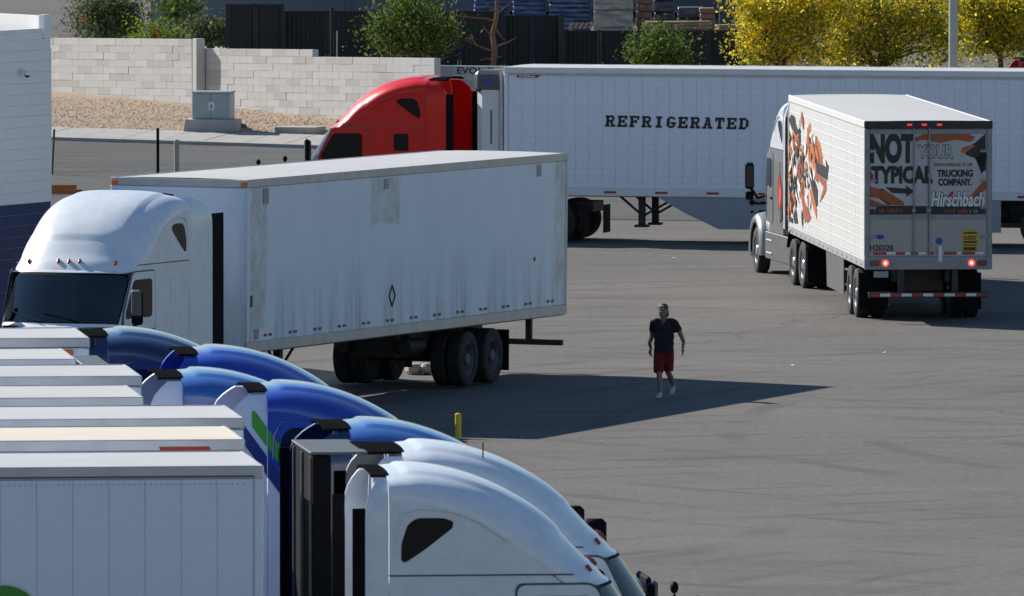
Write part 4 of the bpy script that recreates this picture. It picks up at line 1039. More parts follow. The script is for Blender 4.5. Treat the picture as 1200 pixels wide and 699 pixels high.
sill = obj('rear_sill', MB().rbox(-.055, .06, -TW-.005, TW+.005, ZB-.06, ZB+.21, .012), 'alu2', ta)
for s in (1, -1):
    for yy, m in ((1.14, 'charcoal'), (1.05, 'redlens'), (.88, 'brakelamp')):
        lp = obj('tail_lamp', MB().lathe([(.066, -.066), (.062, -.072), (.01, -.074)], 'x', 16, (0, s*yy, ZB+.075)), m, sill)
        if m == 'brakelamp': obj('lamp_core', MB().lathe([(.028, -.076), (.02, -.08), (.004, -.081)], 'x', 12, (0, s*yy, ZB+.075)), 'brakecore', lp)
obj('licence_plate', MB().rbox(-.06, -.05, .82, 1.12, .93, 1.06, .006), 'printgrey', ta)
for i in range(11):
    y0 = -1.2+i*.22
    obj('reflective_strip', MB().box(-.068, -.064, y0, y0+.21, .545, .605), 'tapered' if i % 2 == 0 else 'tapewhite', ta)
# splatter on the left side: black and orange shards thrown back from the nose
def sq(x_px, y_px):                               # photo pixel on the left side plane
    o = A0 + left(az)*(TW+.0); r = ray(x_px, y_px); n_ = left(az); c0 = Vector((0, 0, CAM_H))
    t = (o-c0).dot(n_)/r.dot(n_); p = c0 + r*t - A0
    return (p.dot(fwd(az)), p.z)
sh = [
 ('ink', [(924,141),(927,134),(931,137),(933,148),(936,155),(933,160),(928,152)]), ('ink', [(923,150),(927,160),(925,175),(930,182),(926,190),(923,186)]),
 ('orange', [(923,168),(929,176),(927,182),(923,178)]), ('orange', [(944,173),(946,150),(949,144),(950,150),(947,172)]), ('rust', [(932,160),(938,160),(936,184),(932,180)]),
 ('orange', [(929,152),(933,160),(931,170),(928,162)]), ('ink', [(950,160),(954,162),(960,190),(968,196),(967,187),(971,195),(969,212),(957,203),(954,186)]),
 ('rust', [(954,160),(957,160),(963,186),(964,194),(960,192),(956,174)]), ('orange', [(957,162),(960,166),(964,186),(961,184)]), ('orange', [(948,172),(952,164),(955,186),(957,206),(953,200),(950,184)]),
 ('rust', [(953,205),(957,203),(968,212),(968,224),(964,232),(960,238),(965,220),(960,212)]), ('ink', [(947,198),(951,202),(958,222),(958,240),(955,246),(952,226),(949,212)]),
 ('ink', [(930,211),(948,217),(948,221),(934,217),(934,232),(930,226)]), ('orange', [(935,222),(941,220),(943,236),(938,232)]), ('rust', [(937,218),(941,216),(947,256),(943,262),(940,240)]),
 ('orange', [(948,220),(952,224),(957,246),(957,258),(952,240)]), ('rust', [(941,238),(947,244),(950,256),(946,262)]), ('orange', [(924,222),(930,226),(930,236),(926,236)]), ('ink', [(923,235),(933,240),(933,244),(923,240)]),
 ('ink', [(922,242),(933,247),(935,262),(931,262),(929,250),(922,247)]), ('ink', [(922,252),(929,256),(929,262),(922,258)]), ('printgrey', [(932,185),(946,193),(947,206),(934,210),(930,200)]),
 ('rust', [(938,184),(941,178),(942,196),(939,198)]), ('ink', [(936,150),(938,152),(938,172),(936,166)])]
rr = random.Random(3)
for k in range(110):
    cx = 924+abs(rr.gauss(0, 16)); cy = 196+rr.gauss(0, 26)
    if cx > 964 or not 136 < cy < 258 or cy < 128+(cx-924)*.75: continue
    hh = rr.uniform(3, 13); ww = rr.uniform(.7, 2.2); ln = rr.uniform(-2, 3)
    sh.append((rr.choice(['orange', 'rust', 'rust', 'ink', 'ink', 'printwhite', 'printwhite']), [(cx, cy-hh), (cx+ww*.7, cy-hh*.5), (cx+ww+ln*.4, cy), (cx+ww*.5+ln, cy+hh), (cx-ww*.3+ln*.5, cy+hh*.3), (cx-ww*.4, cy-hh*.2)]))
for k, (m, pts) in enumerate(sh):
    vs = [(*sq(*p),) for p in pts]
    obj('splash_decal', MB().add([(x, TW-.004+.00025*k, z) for x, z in vs], [tuple(range(len(vs)))]), m, ta)
for i in range(16): side_rect('side_reflector', ta, .6+i*.97, .6+i*.97+.14, ZB+.0, ZB+.05, 'charcoal', off=.010)
tac = A0 + fwd(az)*(TL+1.25)
kp = A0 + fwd(az)*(TL-.95); ya = R(97.6); tac = kp + fwd(ya)*2.2
at_ = tractor('silver truck with charcoal lower fairings pulling the graphics trailer', tac, ya, 'silver', cap='white', ext='white', lower='charcoal')
for m, pts in (('logo', [(.1,2.0),(.5,2.35),(.75,2.05),(.6,1.5),(.35,1.7),(.2,1.4)]), ('orange', [(.2,1.9),(.4,2.1),(.5,1.8),(.35,1.55)]), ('ink', [(-.0+.05,1.35),(.35,1.25),(.3,1.6),(.1,1.7)])):
    obj('decal', side_patch(pts, 1, .012 if m != 'orange' else .016, rings=2), m, at_)

# ================= parked row
ROW = R(6.5); F6 = fwd(ROW); L6 = left(ROW)
def row_front(px, far_y, z=ZH):                    # front edge: far top corner seen at image row far_y, near top corner at column px
    Yf = atz(0, far_y, z).y; Yn = Yf-2.6*math.cos(ROW); s = FPX/Yn
    near = Vector(((px-600)/s, Yn, 0)); return near + L6*1.3
rows = [  # near-corner px, far edge row, roof material, height, label
 (308, 528, 'roofgrey', 4.11, 'clean white panelled trailer with green disc print'),
 (286, 499.5, 'roofcream', 4.13, 'trailer with cream sunlit roof and red lettering by the edge'),
 (285, 474, 'roofwhite', 4.11, 'pale roofed trailer parked beside the cream roofed one'),
 (167, 450, 'roofwhite', 4.10, 'trailer set back between the slotted rail roof and the pale roof'),
 (165, 426, 'roofgrey', 4.11, 'grey white trailer roof with dark slots below its rail'),
 (88, 405.5, 'roofwhite', 4.08, 'trailer with dark refrigeration unit on its nose'),
 (104, 383.5, 'roofgrey', 4.12, 'white trailer roof with amber corner lamp beside the big white truck')]
tr = []
for i, (px, fy, rm, zh, lab) in enumerate(rows):
    fc = row_front(px, 0, 4.11) if False else None
    Yf = 127.2 + 4.25*i; Yn = Yf-2.6*math.cos(ROW)
    near = Vector(((px-600)/(FPX/Yn), Yn, 0)); front = near + L6*1.3
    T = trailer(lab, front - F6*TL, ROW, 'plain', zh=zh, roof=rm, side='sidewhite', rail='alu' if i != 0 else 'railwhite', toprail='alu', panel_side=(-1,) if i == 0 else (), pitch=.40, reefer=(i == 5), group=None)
    tr.append((T, front))
T1, f1 = tr[0]
gd = MB(); c_ = aty(0, 722, 124.7); p_ = c_ - (f1-F6*TL); lx = p_.dot(F6)
n = 28; gd.add([(lx + .42*math.cos(6.2832*k/n), -TW-.004, c_.z + .37*math.sin(6.2832*k/n)) for k in range(n)], [tuple(range(n))])
obj('green_disc', gd, 'green', T1)
gd = MB(); gd.add([(lx + .445*math.cos(6.2832*k/n), -TW-.001, c_.z + .395*math.sin(6.2832*k/n)) for k in range(n)], [tuple(range(n))]); obj('disc_border', gd, 'tapewhite', T1)
def rivets(T, s, z, L=TL, step=.06):
    mb = MB(); n = int((L-.3)/step)
    for k in range(n):
        x = .15+k*step; y = s*(TW-.002); mb.add([(x-.007, y, z-.007), (x+.007, y, z-.007), (x+.007, y, z+.007), (x-.007, y, z+.007), (x, y+s*.006, z)], [(0, 1, 4), (1, 2, 4), (2, 3, 4), (3, 0, 4)])
    o = obj('rivet_row', mb.mesh('rivet_row'), 'alu', T); o['kind'] = 'stuff'
rivets(T1, -1, ZH-.20); rivets(T1, -1, ZH-.05)
rivets(tcx, 1, ZH-.105, step=.16); rivets(tcx, 1, ZB+.10, step=.16); rivets(ta, 1, ZH-.10, step=.2)
obj('rail_gap', MB().box(.1, TL-.1, -TW-.006, -TW-.001, ZH-.125, ZH-.105), 'charcoal', T1)
for i_ in (1, 2, 4, 6): obj('rail_gap', MB().box(.1, TL-.02, -TW-.006, -TW-.001, ZH-.135, ZH-.12), 'charcoal', tr[i_][0])
T2, f2 = tr[1]
obj('red_logo', MB().prism([(TL-.98, 4.03), (TL-.40, 4.03), (TL-.36, 3.90), (TL-.46, 3.90), (TL-.52, 3.97), (TL-.60, 3.92), (TL-.70, 3.98), (TL-.78, 3.90), (TL-.92, 3.92)], 'y', -TW-.012, -TW-.008), 'logo', T2)
T7, f7 = tr[6]
obj('corner_lamp', MB().rbox(TL-.36, TL-.22, -TW-.02, -TW-.003, 3.86, 3.95, .008), 'amber', T7)
for k in range(9): obj('rail_slot', MB().box(TL-2.6+k*.27, TL-2.38+k*.27, -TW-.006, -TW-.001, 3.88, 3.93), 'black', tr[4][0])
cabs = [ # trailer index, back-of-cab pixel, paint, cap, extender, height, keywords, label
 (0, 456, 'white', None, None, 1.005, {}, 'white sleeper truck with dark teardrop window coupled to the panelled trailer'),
 (1, 474, 'white', None, None, 1.0, dict(el=.45, fl=.46, guard=True), 'white sleeper truck with black cab guard between teardrop window truck and sky tinted one'),
 (2, 412, 'blue', 'sheenblue', 'navy', 1.0, dict(el=.52, rw=.12, fl=.30, hoodm='ball'), 'blue truck with sky tinted roof in front of the yellow bollard'),  # roof cap coloured paler for sky sheen, extender darker for shade
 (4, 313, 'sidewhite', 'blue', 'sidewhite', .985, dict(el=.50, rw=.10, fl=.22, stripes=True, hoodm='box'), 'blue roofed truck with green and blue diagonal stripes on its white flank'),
 (5, 214, 'navy', 'sheenblue', 'sidewhite', .965, dict(el=.43, rw=.03, fl=.30), 'dark blue truck with sky tinted roof and white side panel behind the cab'),  # roof cap coloured paler than the body for sky sheen
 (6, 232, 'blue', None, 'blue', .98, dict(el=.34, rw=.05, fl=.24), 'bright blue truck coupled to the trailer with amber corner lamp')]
for i, px, pa, cp, ex, zs, kw, lab in cabs:
    T, front = tr[i]; Yn = front.y-1.17
    x = (px-600)/(FPX/Yn); base = front + F6*((x-(front.x))/F6.x) + F6*.0
    base = base - L6*0.0
    # the pixel is the near side of the cab: shift along the heading for the half width
    base = base + F6*(1.17*(-L6.x)/F6.x)*(-1)
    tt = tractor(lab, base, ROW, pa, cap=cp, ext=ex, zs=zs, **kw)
    if i == 1: obj('antenna', MB().tube([tuple(surf(.95, -.2)), tuple(surf(.95, -.2)+Vector((0, 0, .17)))], .008, 6), 'black', tt)
Yb = 127.2+4.25*7-1.25; xb = (115-600)/(FPX/(Yb-1.17))
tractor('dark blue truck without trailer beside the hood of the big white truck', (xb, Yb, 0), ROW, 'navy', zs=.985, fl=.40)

# ================================================================== LEFT BUILDING
bc = aty(59, 17, 216); ang = R(65)                  # far corner; the visible wall runs towards the camera and left
d = Vector((math.cos(ang), math.sin(ang), 0)); nrm = Vector((math.sin(ang), -math.cos(ang), 0))
wtop = aty(52, 38, 215.5).z; wblue = aty(58, 241, 216).z
bl = thing('block_building', 'white painted block building with dark blue lower band', 'building', (bc.x, bc.y, 0), ang)
# local: x back along the wall is negative, y to the left is the roof side
LBd, DB = 34, 14
rows_b = math.floor(wtop/BH)
obj('wall', MB().box(-LBd, 0, .012, DB, 0, wtop-.006), 'plainblock', bl)
BWo = BW; BW = .4064
me_full = cached('pblock', lambda: MB().rbox(.002, BW-.002, -.002, .05, .002, BH-.002, .003).mesh('block'))
me_half = cached('phalf', lambda: MB().rbox(.002, BW/2-.002, -.002, .05, .002, BH-.002, .003).mesh('block'))
for r_ in range(rows_b):
    m = 'blueblock' if (r_+.5)*BH < wblue else 'plainblock'
    for k in range(14):
        x = -(k+1)*BW - (BW/2 if r_ % 2 else 0)
        obj('block', me_full, m, bl, (x, 0, r_*BH))
    if r_ % 2: obj('block', me_half, m, bl, (-BW/2, 0, r_*BH))
    pass
lowm = MB().box(-LBd, -14.5*BW-.002, .0, .012, 0, round(wblue/BH)*BH); upm = MB().box(-LBd, -14.5*BW-.002, .0, .012, round(wblue/BH)*BH, wtop)
BW = BWo
obj('lower_wall_band', lowm, 'blueblock', bl); obj('upper_wall_band', upm, 'plainblock', bl)
obj('parapet_cap', MB().rbox(-LBd, -.36, -.04, .26, wtop-.004, wtop+.07, .01), 'plainblock', bl)
ed = Vector((-.47, .88, 0)); en = Vector((-.88, -.47, 0)); iv = lambda p: (p.dot(d), p.dot(Vector((-math.sin(ang), math.cos(ang), 0))))
obj('roof', MB().prism([(-LBd, .27), (-.35, .27)] + [iv(ed*9 + en*.1), (-4, DB+3), (-LBd, DB+3)], 'z', wtop-.24, wtop-.02), 'roofwhite', bl)
obj('corner_pier', MB().rbox(-.30, .02, -.03, .10, rows_b*BH, bc.z, .012), 'plainblock', bl)
e0 = [iv(ed*a_ + en*b_) for a_, b_ in ((.12, 0), (9, 0), (9, .2), (.12, .2))]
obj('end_parapet', MB().prism(e0, 'z', wtop-.3, bc.z-.03), 'plainblock', bl)
obj('end_wall', MB().prism([iv(ed*a_ + en*b_) for a_, b_ in ((.0, -.02), (9, -.02), (9, .18), (.0, .18))], 'z', 0, wtop-.31), 'plainblock', bl)
cp = aty(43, 86, 214.7)
lc = thing('security_camera', 'small dome security camera on the painted block wall', 'camera', (cp.x, cp.y, cp.z), ang)
k_ = (Vector(lc.location)-Vector((bc.x, bc.y, 0))); off_ = k_.dot(Vector((-math.sin(ang), math.cos(ang), 0)))
lc.location = lc.location - Vector((-math.sin(ang), math.cos(ang), 0))*(off_+.002)
obj('mount', MB().rbox(-.05, .05, -.10, 0, -.03, .06, .01), 'plainblock', lc)
obj('lens_dome', MB().ball((0, -.16, -.03), .06, 8), 'camblack', lc)
obj('housing', MB().lathe([(.07, 0), (.07, .06), (.05, .08)], 'z', 14, (0, -.16, -.04)), 'railwhite', lc)
cpz = wtop
cnd = thing('roof_conduit', 'looped black cable and pipe on the white building roof', 'cable', tuple(Vector((bc.x, bc.y, 0))-d*6+Vector((-math.sin(ang), math.cos(ang), 0))*5.0+Vector((0, 0, wtop-.03))), ang)
obj('cable', MB().tube([(-2.2, 0, .55), (-1.2, 0, .55), (-.9, -.2, .18), (-.4, -.3, .02), (.2, -.2, .15), (.45, 0, .5)], .03, 6).mesh('cable', 60), 'black', cnd)
obj('pipe', MB().tube([(-3, 0, .55), (1.2, 0, .55)], .06, 8).tube([(-3, 0, 0), (-3, 0, .55)], .05, 8).tube([(1.2, 0, 0), (1.2, 0, .55)], .05, 8).mesh('pipe', 50), 'alu', cnd)
# tan pipe railing in front of the building
p0 = aty(-8, 366, 207); p1 = aty(21, 366, 207.4)
rl = thing('pipe_railing', 'tan two bar pipe railing at the foot of the blue wall', 'railing', (p1.x, 207.4, 0), R(180))
for zz in (.56, .83): obj('rail_bar', MB().tube([(0, 0, zz), (2.4, 0, zz)], .025, 8).mesh('rail_bar', 50), 'tan', rl)
for xx in (.02, 1.2, 2.38): obj('rail_post', MB().tube([(xx, 0, 0), (xx, 0, .86)], .028, 8).mesh('rail_post', 50), 'tan', rl)

# ================================================================== STREET FURNITURE
def ground_hit(x, y):
    Y = 200.0
    for _ in range(400):
        p = aty(x, y, Y); dz = p.z - g(p.x, p.y)
        Y += dz*2.0
    p = aty(x, y, Y); return Vector((p.x, p.y, g(p.x, p.y)))
p = ground_hit(250, 155); p.z += .03
ub = thing('utility_box', 'grey electrical cabinet on a concrete pad in the gravel', 'utility box', p, R(-8))
obj('pad', MB().prism([(-.76, 0), (.76, 0), (.70, .34), (-.70, .34)], 'y', -.55, .55), 'concrete', ub)
cabn = obj('cabinet', MB().rbox(-.54, .54, -.42, .42, .34, 1.06, .02), 'box', ub)
obj('lid', MB().rbox(-.56, .56, -.44, .44, 1.06, 1.12, .02), 'box', ub)
obj('warning_label', MB().box(-.06, .10, -.428, -.422, .60, .82), 'printwhite', cabn); obj('label_mark', MB().box(-.02, .05, -.434, -.430, .64, .76), 'printgrey', cabn)
obj('door_seam', MB().box(-.006, .006, -.428, -.421, .36, .58).box(-.006, .006, -.428, -.421, .84, 1.05), 'charcoal', cabn)
p = ground_hit(283, 152)
mb = MB(); rr = random.Random(4)
tag(obj('dark_rock', MB().ball((0, 0, .06), .14, 6, (1.2, .9, .8)).mesh('dark_rock', 60), 'charcoal', None, p), 'small dark rock beside the utility box pad', 'rock')
p = ground_hit(352, 156)
tag(obj('concrete_vault', MB().rbox(-.62, .62, -.4, .4, -.1, .14, .02).mesh('concrete_vault'), 'concrete', None, (p.x, p.y, p.z+.04), (0, 0, R(-20))), 'low flat concrete vault lid in the gravel by the red truck', 'vault')
def post(name, label, x, y0, y1, r_, m, cat='post', lean=0, cap=True):
    b = ground_hit(x, y1); h = (y1-y0)/(FPX/b.y)
    t = thing(name, label, cat, b)
    obj('shaft', MB().tube([(0, 0, -.02), (lean, 0, h)], r_, 10).mesh('shaft', 50), m, t)
    if cap: obj('cap', MB().ball((lean, 0, h), r_*1.02, 8, (1, 1, .5)), m, t)
    return t
post('marker_post', 'slim black post standing at the street edge', 185, 151, 204, .04, 'black')
post('bollard', 'pale weathered bollard next to the slim black post', 207, 165, 203, .07, 'tan', 'bollard')
post('bollard', 'short yellow bollard at the edge of the trailer shadow', 537, 486, 514, .055, 'yellow', 'bollard')
post('marker_post', 'thin brown leaning stake beside the block building corner', 61, 152, 205, .03, 'deadwood', 'stake', lean=.06)
b = aty(1117, 80, 322); b.z = g(b.x, 322)
lp = thing('light_pole', 'tall grey metal light pole in front of the yellow trees', 'light pole', b)
obj('shaft', MB().tube([(0, 0, 0), (0, 0, 9)], .135, 16, .11).mesh('shaft', 50), 'box', lp)
obj('base', MB().lathe([(.3, -.1), (.3, .5), (.26, .55)], 'z', 16), 'concrete', lp)
obj('arm', MB().tube([(0, 0, 8.8), (1.6, 0, 9.2)], .05, 8).mesh('arm', 50), 'box', lp)
obj('lamp_head', MB().rbox(1.4, 2.1, -.16, .16, 9.12, 9.26, .03), 'box', lp)
# rubble under the trailer and orange scrap by the building
p = atz(489, 440); rb = MB(); rr = random.Random(9)
rt = thing('rubble_pile', 'pale broken concrete lumps seen under the weathered trailer', 'rubble', (p.x, p.y+.3, 0))
for i in range(7): obj('lump', MB().ball((rr.uniform(-.25, .25), rr.uniform(-.15, .15), .09+rr.uniform(0, .05)), rr.uniform(.10, .15), 5, (1.1, .9, .85)), 'rubble', rt, None, (0, 0, rr.uniform(0, 3)))
p = ground_hit(74, 228); p.z += .0
ot = thing('timber_scrap', 'rusty orange timbers lying beyond the white truck roof', 'timber', p)
for k in range(2): obj('beam', MB().rbox(-.55-k*.1, .5-k*.15, -.1+k*.13, .0+k*.13, .02+k*.11, .13+k*.11, .01), 'orange', ot, None, (0, 0, .06*k))
rr = random.Random(21)
for i, (x, y, lab) in enumerate(((1036, 414, 'white litter scrap on the asphalt behind the graphics trailer'), (929, 429, 'white litter scrap just beyond the tip of the trailer shadow'), (790, 303, 'pale litter scrap on asphalt before the refrigerated trailer'), (703, 518, 'small pale litter scrap in front of the walking person'), (237, 186, 'white litter scrap on the street below the utility box'))):
    p = ground_hit(x, y)
    tag(obj('paper_scrap', MB().add([(-.035, -.03, .012), (.03, -.035, .016), (.04, .025, .03), (-.025, .035, .014)], [(0, 1, 2), (0, 2, 3)]).mesh('paper_scrap'), 'printwhite', None, p, (0, 0, i)), lab, 'litter')

# ================================================================== TREES
def crown_mesh(blobs, n, size, seed, flat=.5):
    rr = random.Random(seed); vs = []; fs = []; tot = sum(b[3]*b[4]*b[5] for b in blobs); cl = []
    for b in blobs:
        k = max(6, int(60*b[3]*b[4]*b[5]/tot*len(blobs)))
        for _ in range(k):
            while True:
                q = Vector((rr.uniform(-1, 1), rr.uniform(-1, 1), rr.uniform(-1, 1)))
                if .25 < q.length < 1.12: break
            cl.append((b[0]+q.x*b[3], b[1]+q.y*b[4], b[2]+q.z*b[5], rr.uniform(.3, 1.35)))
    per = n//len(cl)
    for (cx, cy, cz, sc) in cl:
        for _ in range(int(per*rr.uniform(.4, 1.6))):
            r_ = .30*sc; p = Vector((cx+rr.gauss(0, r_), cy+rr.gauss(0, r_), cz+rr.gauss(0, r_*.75)))
            a = Vector((rr.uniform(-1, 1), rr.uniform(-1, 1), rr.uniform(-1, 1))).normalized(); u = a.orthogonal().normalized(); u.rotate(Matrix.Rotation(rr.uniform(0, 6.28), 3, a)); v = a.cross(u)
            s_ = size*rr.choice((.5, .7, .9, 1.1, 1.6)); i = len(vs)
            vs += [p+u*s_, p+v*s_*.55, p-u*s_, p-v*s_*.55]; fs.append((i, i+1, i+2, i+3))
    me = bpy.data.meshes.new('crown'); me.from_pydata(vs, [], fs); me.materials.append(None); return me
def limbs(base, tips, r0, seed):
    rr = random.Random(seed); mb = MB()
    for t in tips:
        a = Vector(base[0]); b = Vector(base[1]); t = Vector(t); k = b.lerp(t, .5)+Vector((rr.uniform(-.2, .2), rr.uniform(-.2, .2), rr.uniform(0, .2)))
        mb.tube([b-Vector((0, 0, .15)), b.lerp(k, .5), k, t], [r0*.6, r0*.45, r0*.35, r0*.12], 6)
    return mb
def tree(label, px, Y, blobs_px, n, size, leaf, seed, trunk_r=.08, blossom=None, nb=0, name='tree', cat='tree', multi=1, zbase=None, dep=.9):
    """blobs_px: (x, y, rx, ry) in photo pixels at depth Y"""
    s = FPX/Y; b = aty(px, 60, Y); zb = g(b.x, Y) if zbase is None else zbase; T = thing(name, label, cat, (b.x, Y, zb))
    blobs = []
    for (x, y, rx, ry) in blobs_px:
        p = aty(x, y, Y); blobs.append((p.x-b.x, random.Random(seed+x).uniform(-.3, .3), p.z-zb, rx/s, max(rx, ry)/s*dep, ry/s))
    low = min(q[2]-q[5] for q in blobs); fork = max(.4, low+.15)
    tips = [(q[0]+random.Random(seed+k).uniform(-.5, .5)*q[3], q[1], q[2]+q[5]*.3) for k, q in enumerate(blobs)] + [(q[0]-.4*q[3], q[1]+.2, q[2]) for q in blobs]
    for m_ in range(multi):
        ox = (m_-(multi-1)/2)*.22
        obj('trunk', MB().tube([(ox*.4, 0, -.1), (ox*.7+.03, .02, fork*.5), (ox, 0, fork)], [trunk_r, trunk_r*.85, trunk_r*.7], 8).mesh('trunk', 60), 'bark', T)
    obj('limbs', limbs(((0, 0, 0), (0, 0, fork)), tips, trunk_r*.9, seed).mesh('limbs', 60), 'bark', T)
    obj('crown', crown_mesh(blobs, n, size, seed), leaf, T)
    if blossom: obj('blossoms', crown_mesh(blobs, nb, size*.8, seed+50), blossom, T)
    return T
tree('leafy green tree standing before the dark fence', 482, 338, [(478, 28, 38, 26), (455, 38, 22, 18), (508, 42, 26, 22), (485, 5, 25, 16), (520, 30, 12, 12), (470, 55, 26, 12)], 7000, .055, 'leaf', 1)
tree('small young tree with thin dark trunk rising behind the trailer roof', 768, 338, [(770, 55, 28, 22), (755, 62, 20, 16), (792, 60, 16, 18), (765, 36, 14, 12), (775, 75, 30, 12)], 4500, .05, 'leaf', 2, .05)
tree('bushy olive shrub behind the taller block wall', 122, 342, [(125, 22, 34, 22), (100, 34, 22, 12), (150, 25, 18, 22), (128, 4, 30, 16), (110, 12, 20, 14), (145, 40, 24, 8)], 8500, .05, 'leafolive', 3, .06, name='shrub', cat='shrub')
tree('small lime green bush beside the orange guy wire', 182, 337, [(175, 40, 12, 7), (190, 40, 10, 7)], 1400, .045, 'leaflime', 4, .04, name='shrub', cat='shrub')
tree('slender multi stemmed sapling before the shaded warehouse', 207, 341, [(207, 8, 18, 10), (198, 14, 10, 6), (218, 2, 12, 10)], 1700, .05, 'leaf', 5, .035, multi=3)
tree('dark low shrubs in the shade of the warehouse', 245, 352, [(235, 40, 18, 16), (255, 38, 14, 16)], 2600, .06, 'leafolive', 6, .05, name='shrub', cat='shrub')
tree('yellow blossoming tree beside the timber stack', 915, 336, [(895, 30, 30, 34), (930, 20, 36, 30), (900, 62, 34, 20), (945, 55, 32, 24), (885, 5, 24, 16), (960, 5, 40, 20)], 5000, .055, 'leafpalo', 7, .10, 'blossom', 12500, dep=.35)
tree('broad yellow blossoming tree left of the light pole', 1030, 337, [(1000, 25, 36, 34), (1040, 30, 34, 30), (1020, 60, 38, 20), (985, 65, 26, 18), (1070, 15, 34, 26), (1085, 50, 26, 20), (1110, 20, 30, 26), (1105, 58, 22, 16)], 8000, .055, 'leafpalo', 8, .10, 'blossom', 10500, dep=.35)
tree('bright yellow blossoming tree right of the light pole', 1172, 339, [(1160, 15, 30, 22), (1185, 25, 34, 30), (1145, 8, 22, 14), (1180, 52, 30, 14), (1140, 42, 20, 24), (1130, 10, 24, 20)], 5500, .055, 'leafpalo', 9, .10, 'blossom', 12000, dep=.35)
# dead tree
b = aty(578, 80, 336); T = thing('dead_tree', 'bare dead tree with reddish bark and broken twigs', 'tree', (b.x, 336, g(b.x, 336)))
k = FPX/336
def dp(x, y, dy=0): q = aty(x, y, 336); return (q.x-b.x, dy, q.z-T.location.z)
obj('trunk', MB().tube([(-.02, 0, -.1), dp(577, 85), dp(580, 60), dp(577, 40), dp(582, 20), dp(583, -15)], [.10, .085, .085, .075, .065, .05], 9).mesh('trunk', 60), 'deadwood', T)
rr = random.Random(8)
for pts in ([(580, 25), (570, 22), (545, 20), (530, 18)], [(582, 15), (572, 6), (566, 0), (560, -4)], [(581, 18), (590, 10), (600, 2)], [(580, 32), (586, 42), (592, 48)], [(578, 60), (568, 57), (552, 50), (545, 46)], [(578, 70), (570, 69), (562, 71)], [(580, 68), (588, 66)], [(579, 45), (570, 36), (566, 30)], [(560, 55), (555, 48), (545, 44)], [(548, 20), (540, 14)], [(581, 55), (595, 50), (606, 44)]):
    obj('branch', MB().tube([dp(x, y, rr.uniform(-.3, .3)*i/3) for i, (x, y) in enumerate(pts)], .034, 6, .010).mesh('branch', 60), 'deadwood', T)
# guy wires with yellow guards
for i, (xa, ya, xb, yb, lab) in enumerate(((187, 46, 168, 5, 'orange sleeved guy wire rising beside the lime bush'), (102, 28, 82, 6, 'orange sleeved guy wire passing the olive shrub'))):
    Y = 335.5+i*3.5; a = aty(xa, ya+26, Y); c_ = aty(2*xb-xa, 2*yb-ya, Y); a0 = aty(xa, ya, Y); m_ = a0.lerp(aty(xb, yb, Y), .45)
    G = thing('guy_wire', lab, 'guy wire', a)
    obj('wire', MB().tube([(0, 0, -.2), tuple(c_-a)], .012, 5), 'alu', G); obj('sleeve', MB().tube([tuple(a0-a), tuple(m_-a)], .035, 7), 'orange', G)

# ================================================================== PERSON
def remesh(o, vox, it=4):
    r_ = o.modifiers.new('remesh', 'REMESH'); r_.mode = 'VOXEL'; r_.voxel_size = vox; r_.use_smooth_shade = True
    s_ = o.modifiers.new('smooth', 'SMOOTH'); s_.iterations = it; s_.factor = .5
pp = atz(778, 466.5)
person = thing('person', 'person in black shirt, red shorts and dark cap walking', 'person', (pp.x, pp.y, 0), R(-16)); person.scale = (.95, .95, .955)
# local: facing -y (towards the camera), x to the right of the picture
hipL, hipR = (.085, .0, .92), (-.085, .0, .92)
kneeF, ankF = (-.045, -.19, .51), (-.01, -.24, .09)     # advancing leg
kneeB, ankB = (.06, .06, .50), (.085, .36, .21)      # trailing leg
shL, shR = (.20, .0, 1.43), (-.19, .0, 1.44)
elL, wrL = (.33, .06, 1.17), (.40, -.10, .965)
elR, wrR = (-.255, .08, 1.16), (-.275, .06, .93)
def seg(mb, pts, rad, n=12):
    mb.tube(pts, rad, n)
    for p_, r_ in zip(pts, rad): mb.ball(p_, r_, 6)
body = MB()
seg(body, [hipR, (-.06, -.09, .70), kneeF], [.085, .075, .056]); seg(body, [kneeF, (-.03, -.20, .34), ankF], [.054, .056, .036])
seg(body, [hipL, (.085, .015, .70), kneeB], [.085, .075, .056]); seg(body, [kneeB, (.08, .19, .38), ankB], [.054, .056, .036])
body.ball((0, 0, .98), .16, 10, (1.05, .72, .8)); body.ball((0, .01, 1.15), .16, 10, (.98, .68, 1.1)); body.ball((0, .005, 1.34), .18, 10, (1.05, .66, .75))
seg(body, [shL, (.29, .02, 1.29), elL], [.062, .052, .042]); seg(body, [elL, (.39, 0, 1.06), wrL], [.042, .038, .027])
seg(body, [shR, (-.24, .02, 1.29), elR], [.062, .052, .042]); seg(body, [elR, (-.285, 0, 1.03), wrR], [.042, .038, .027])
seg(body, [(0, .01, 1.44), (-.005, -.015, 1.56)], [.066, .062])
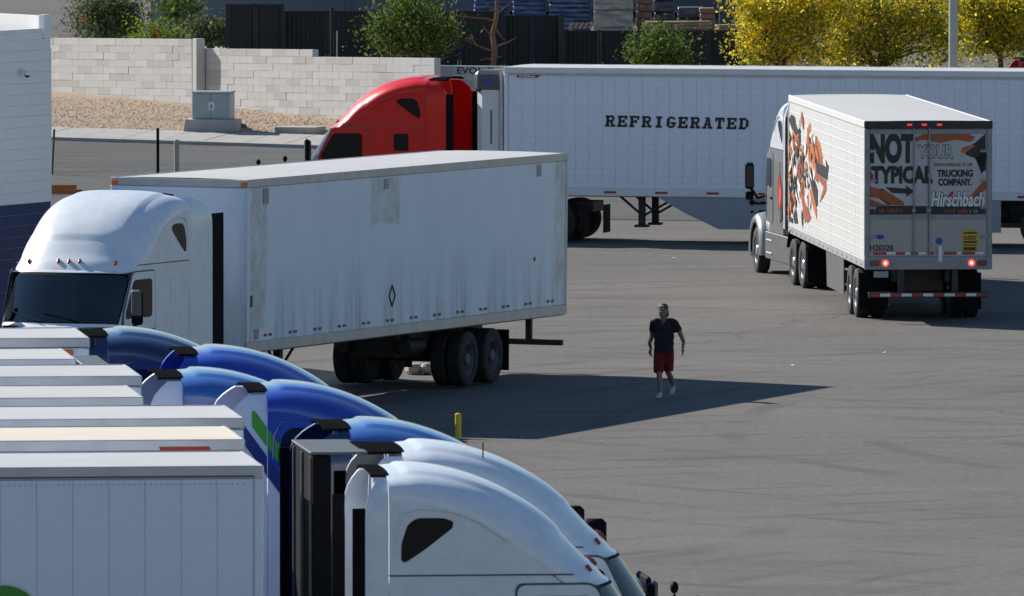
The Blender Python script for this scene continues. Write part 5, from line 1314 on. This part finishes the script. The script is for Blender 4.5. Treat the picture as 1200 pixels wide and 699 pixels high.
# head: skull, jaw, nose, ears
body.ball((-.01, -.025, 1.655), .105, 10, (.84, .98, 1.12)); body.ball((-.012, -.06, 1.59), .070, 8, (.85, .85, .9)); body.ball((-.014, -.128, 1.64), .018, 6, (.8, 1, 1.4))
for s in (-1, 1): body.ball((-.01+s*.082, -.015, 1.645), .026, 6, (.4, .8, 1.2))
for (wr, s, cur) in ((wrL, 1, .5), (wrR, -1, .5)):
    w_ = Vector(wr); dn = Vector((.10*s, -.12, -1)).normalized(); ac = Vector((.25*s, -1, .1)).normalized()   # fingers down, palm across
    palm = w_+dn*.055; body.ball(tuple(palm), .045, 8, (.55, .95, 1.15))
    for k in range(4):
        o0 = w_+dn*.085+ac*(-.033+.022*k); ln = (.070, .080, .075, .058)[k]; inn = Vector((-s, .3, 0)).normalized()
        p1 = o0+dn*ln*.5+inn*.008; p2 = o0+dn*ln*.85+inn*.03
        seg(body, [tuple(o0), tuple(p1), tuple(p2)], [.0105, .010, .009], 8)
    t0 = w_+dn*.03+ac*.03; seg(body, [tuple(t0), tuple(t0+dn*.03+ac*.025), tuple(t0+dn*.065+ac*.03)], [.014, .012, .010], 8)
bo = obj('body', body.mesh('body', 60), 'skin', person); remesh(bo, .0075, 3)
shirt = MB()
shirt.ball((0, .0, 1.05), .18, 12, (1.10, .84, .9)); shirt.ball((0, .008, 1.17), .19, 12, (1.05, .78, 1.1)); shirt.ball((0, .004, 1.33), .21, 12, (1.06, .70, .66))
shirt.tube([(0, 0, .88), (0, 0, 1.1)], [.190, .186], 18)
for s in (-1, 1):
    el = elL if s > 0 else elR; sh0 = shL if s > 0 else shR; m0 = Vector(sh0).lerp(Vector(el), .62)
    shirt.tube([(s*.06, 0, 1.455), (s*.14, 0, 1.45), (sh0[0]*1.02, 0, 1.415), tuple(Vector(sh0).lerp(Vector(el), .3)), tuple(m0)], [.062, .076, .086, .082, .080], 14); shirt.ball((sh0[0]*1.0, 0, 1.415), .086, 8)
so_ = obj('shirt', shirt.mesh('shirt', 60), 'shirt', person); remesh(so_, .012, 4)
shorts = MB()
shorts.ball((0, 0, .93), .18, 12, (1.06, .82, .7))
shorts.tube([hipR, (-.07, -.09, .72), (-.055, -.195, .50)], [.112, .110, .098], 14); shorts.tube([hipL, (.085, .015, .72), (.08, .035, .51)], [.112, .108, .096], 14)
sh_ = obj('shorts', shorts.mesh('shorts', 60), 'shorts', person); remesh(sh_, .011, 3)
hatm = MB(); hatm.ball((-.01, -.015, 1.715), .110, 10, (.90, 1.04, .78))
hatm.add([(-.085, -.09, 1.705), (.065, -.09, 1.705), (.055, -.19, 1.69), (-.075, -.19, 1.69), (-.085, -.09, 1.72), (.065, -.09, 1.72), (.055, -.19, 1.70), (-.075, -.19, 1.70)], [(0, 1, 2, 3), (7, 6, 5, 4), (0, 4, 5, 1), (1, 5, 6, 2), (2, 6, 7, 3), (3, 7, 4, 0)])
hat = obj('cap', hatm.mesh('cap', 50), 'cap', person); obj('cap_emblem', MB().rbox(-.04, .02, -.122, -.114, 1.735, 1.765, .003), 'printwhite', hat)
obj('hair', MB().ball((-.01, .03, 1.61), .10, 10, (1.0, .8, 1.25)).mesh('hair', 60), 'hair', person)
for (an, dirv, pitch_) in ((ankF, Vector((-.03, -1, 0)), 0), (ankB, Vector((.05, -1, -.55)), 1)):
    a_ = Vector(an); dv = dirv.normalized(); h_ = a_ + Vector((0, .03, -.04)); m_ = MB()
    tip = h_ + dv*.22
    if not pitch_: h_.z = .045; tip.z = .04
    else: tip.z = max(.035, tip.z)
    seg(m_, [tuple(h_), tuple(h_.lerp(tip, .5)), tuple(tip)], [.044, .047, .036], 10); m_.ball(tuple(a_+Vector((0, .0, -.005))), .048, 8)
    o_ = obj('shoe', m_.mesh('shoe', 60), 'shoe', person); remesh(o_, .010, 3)
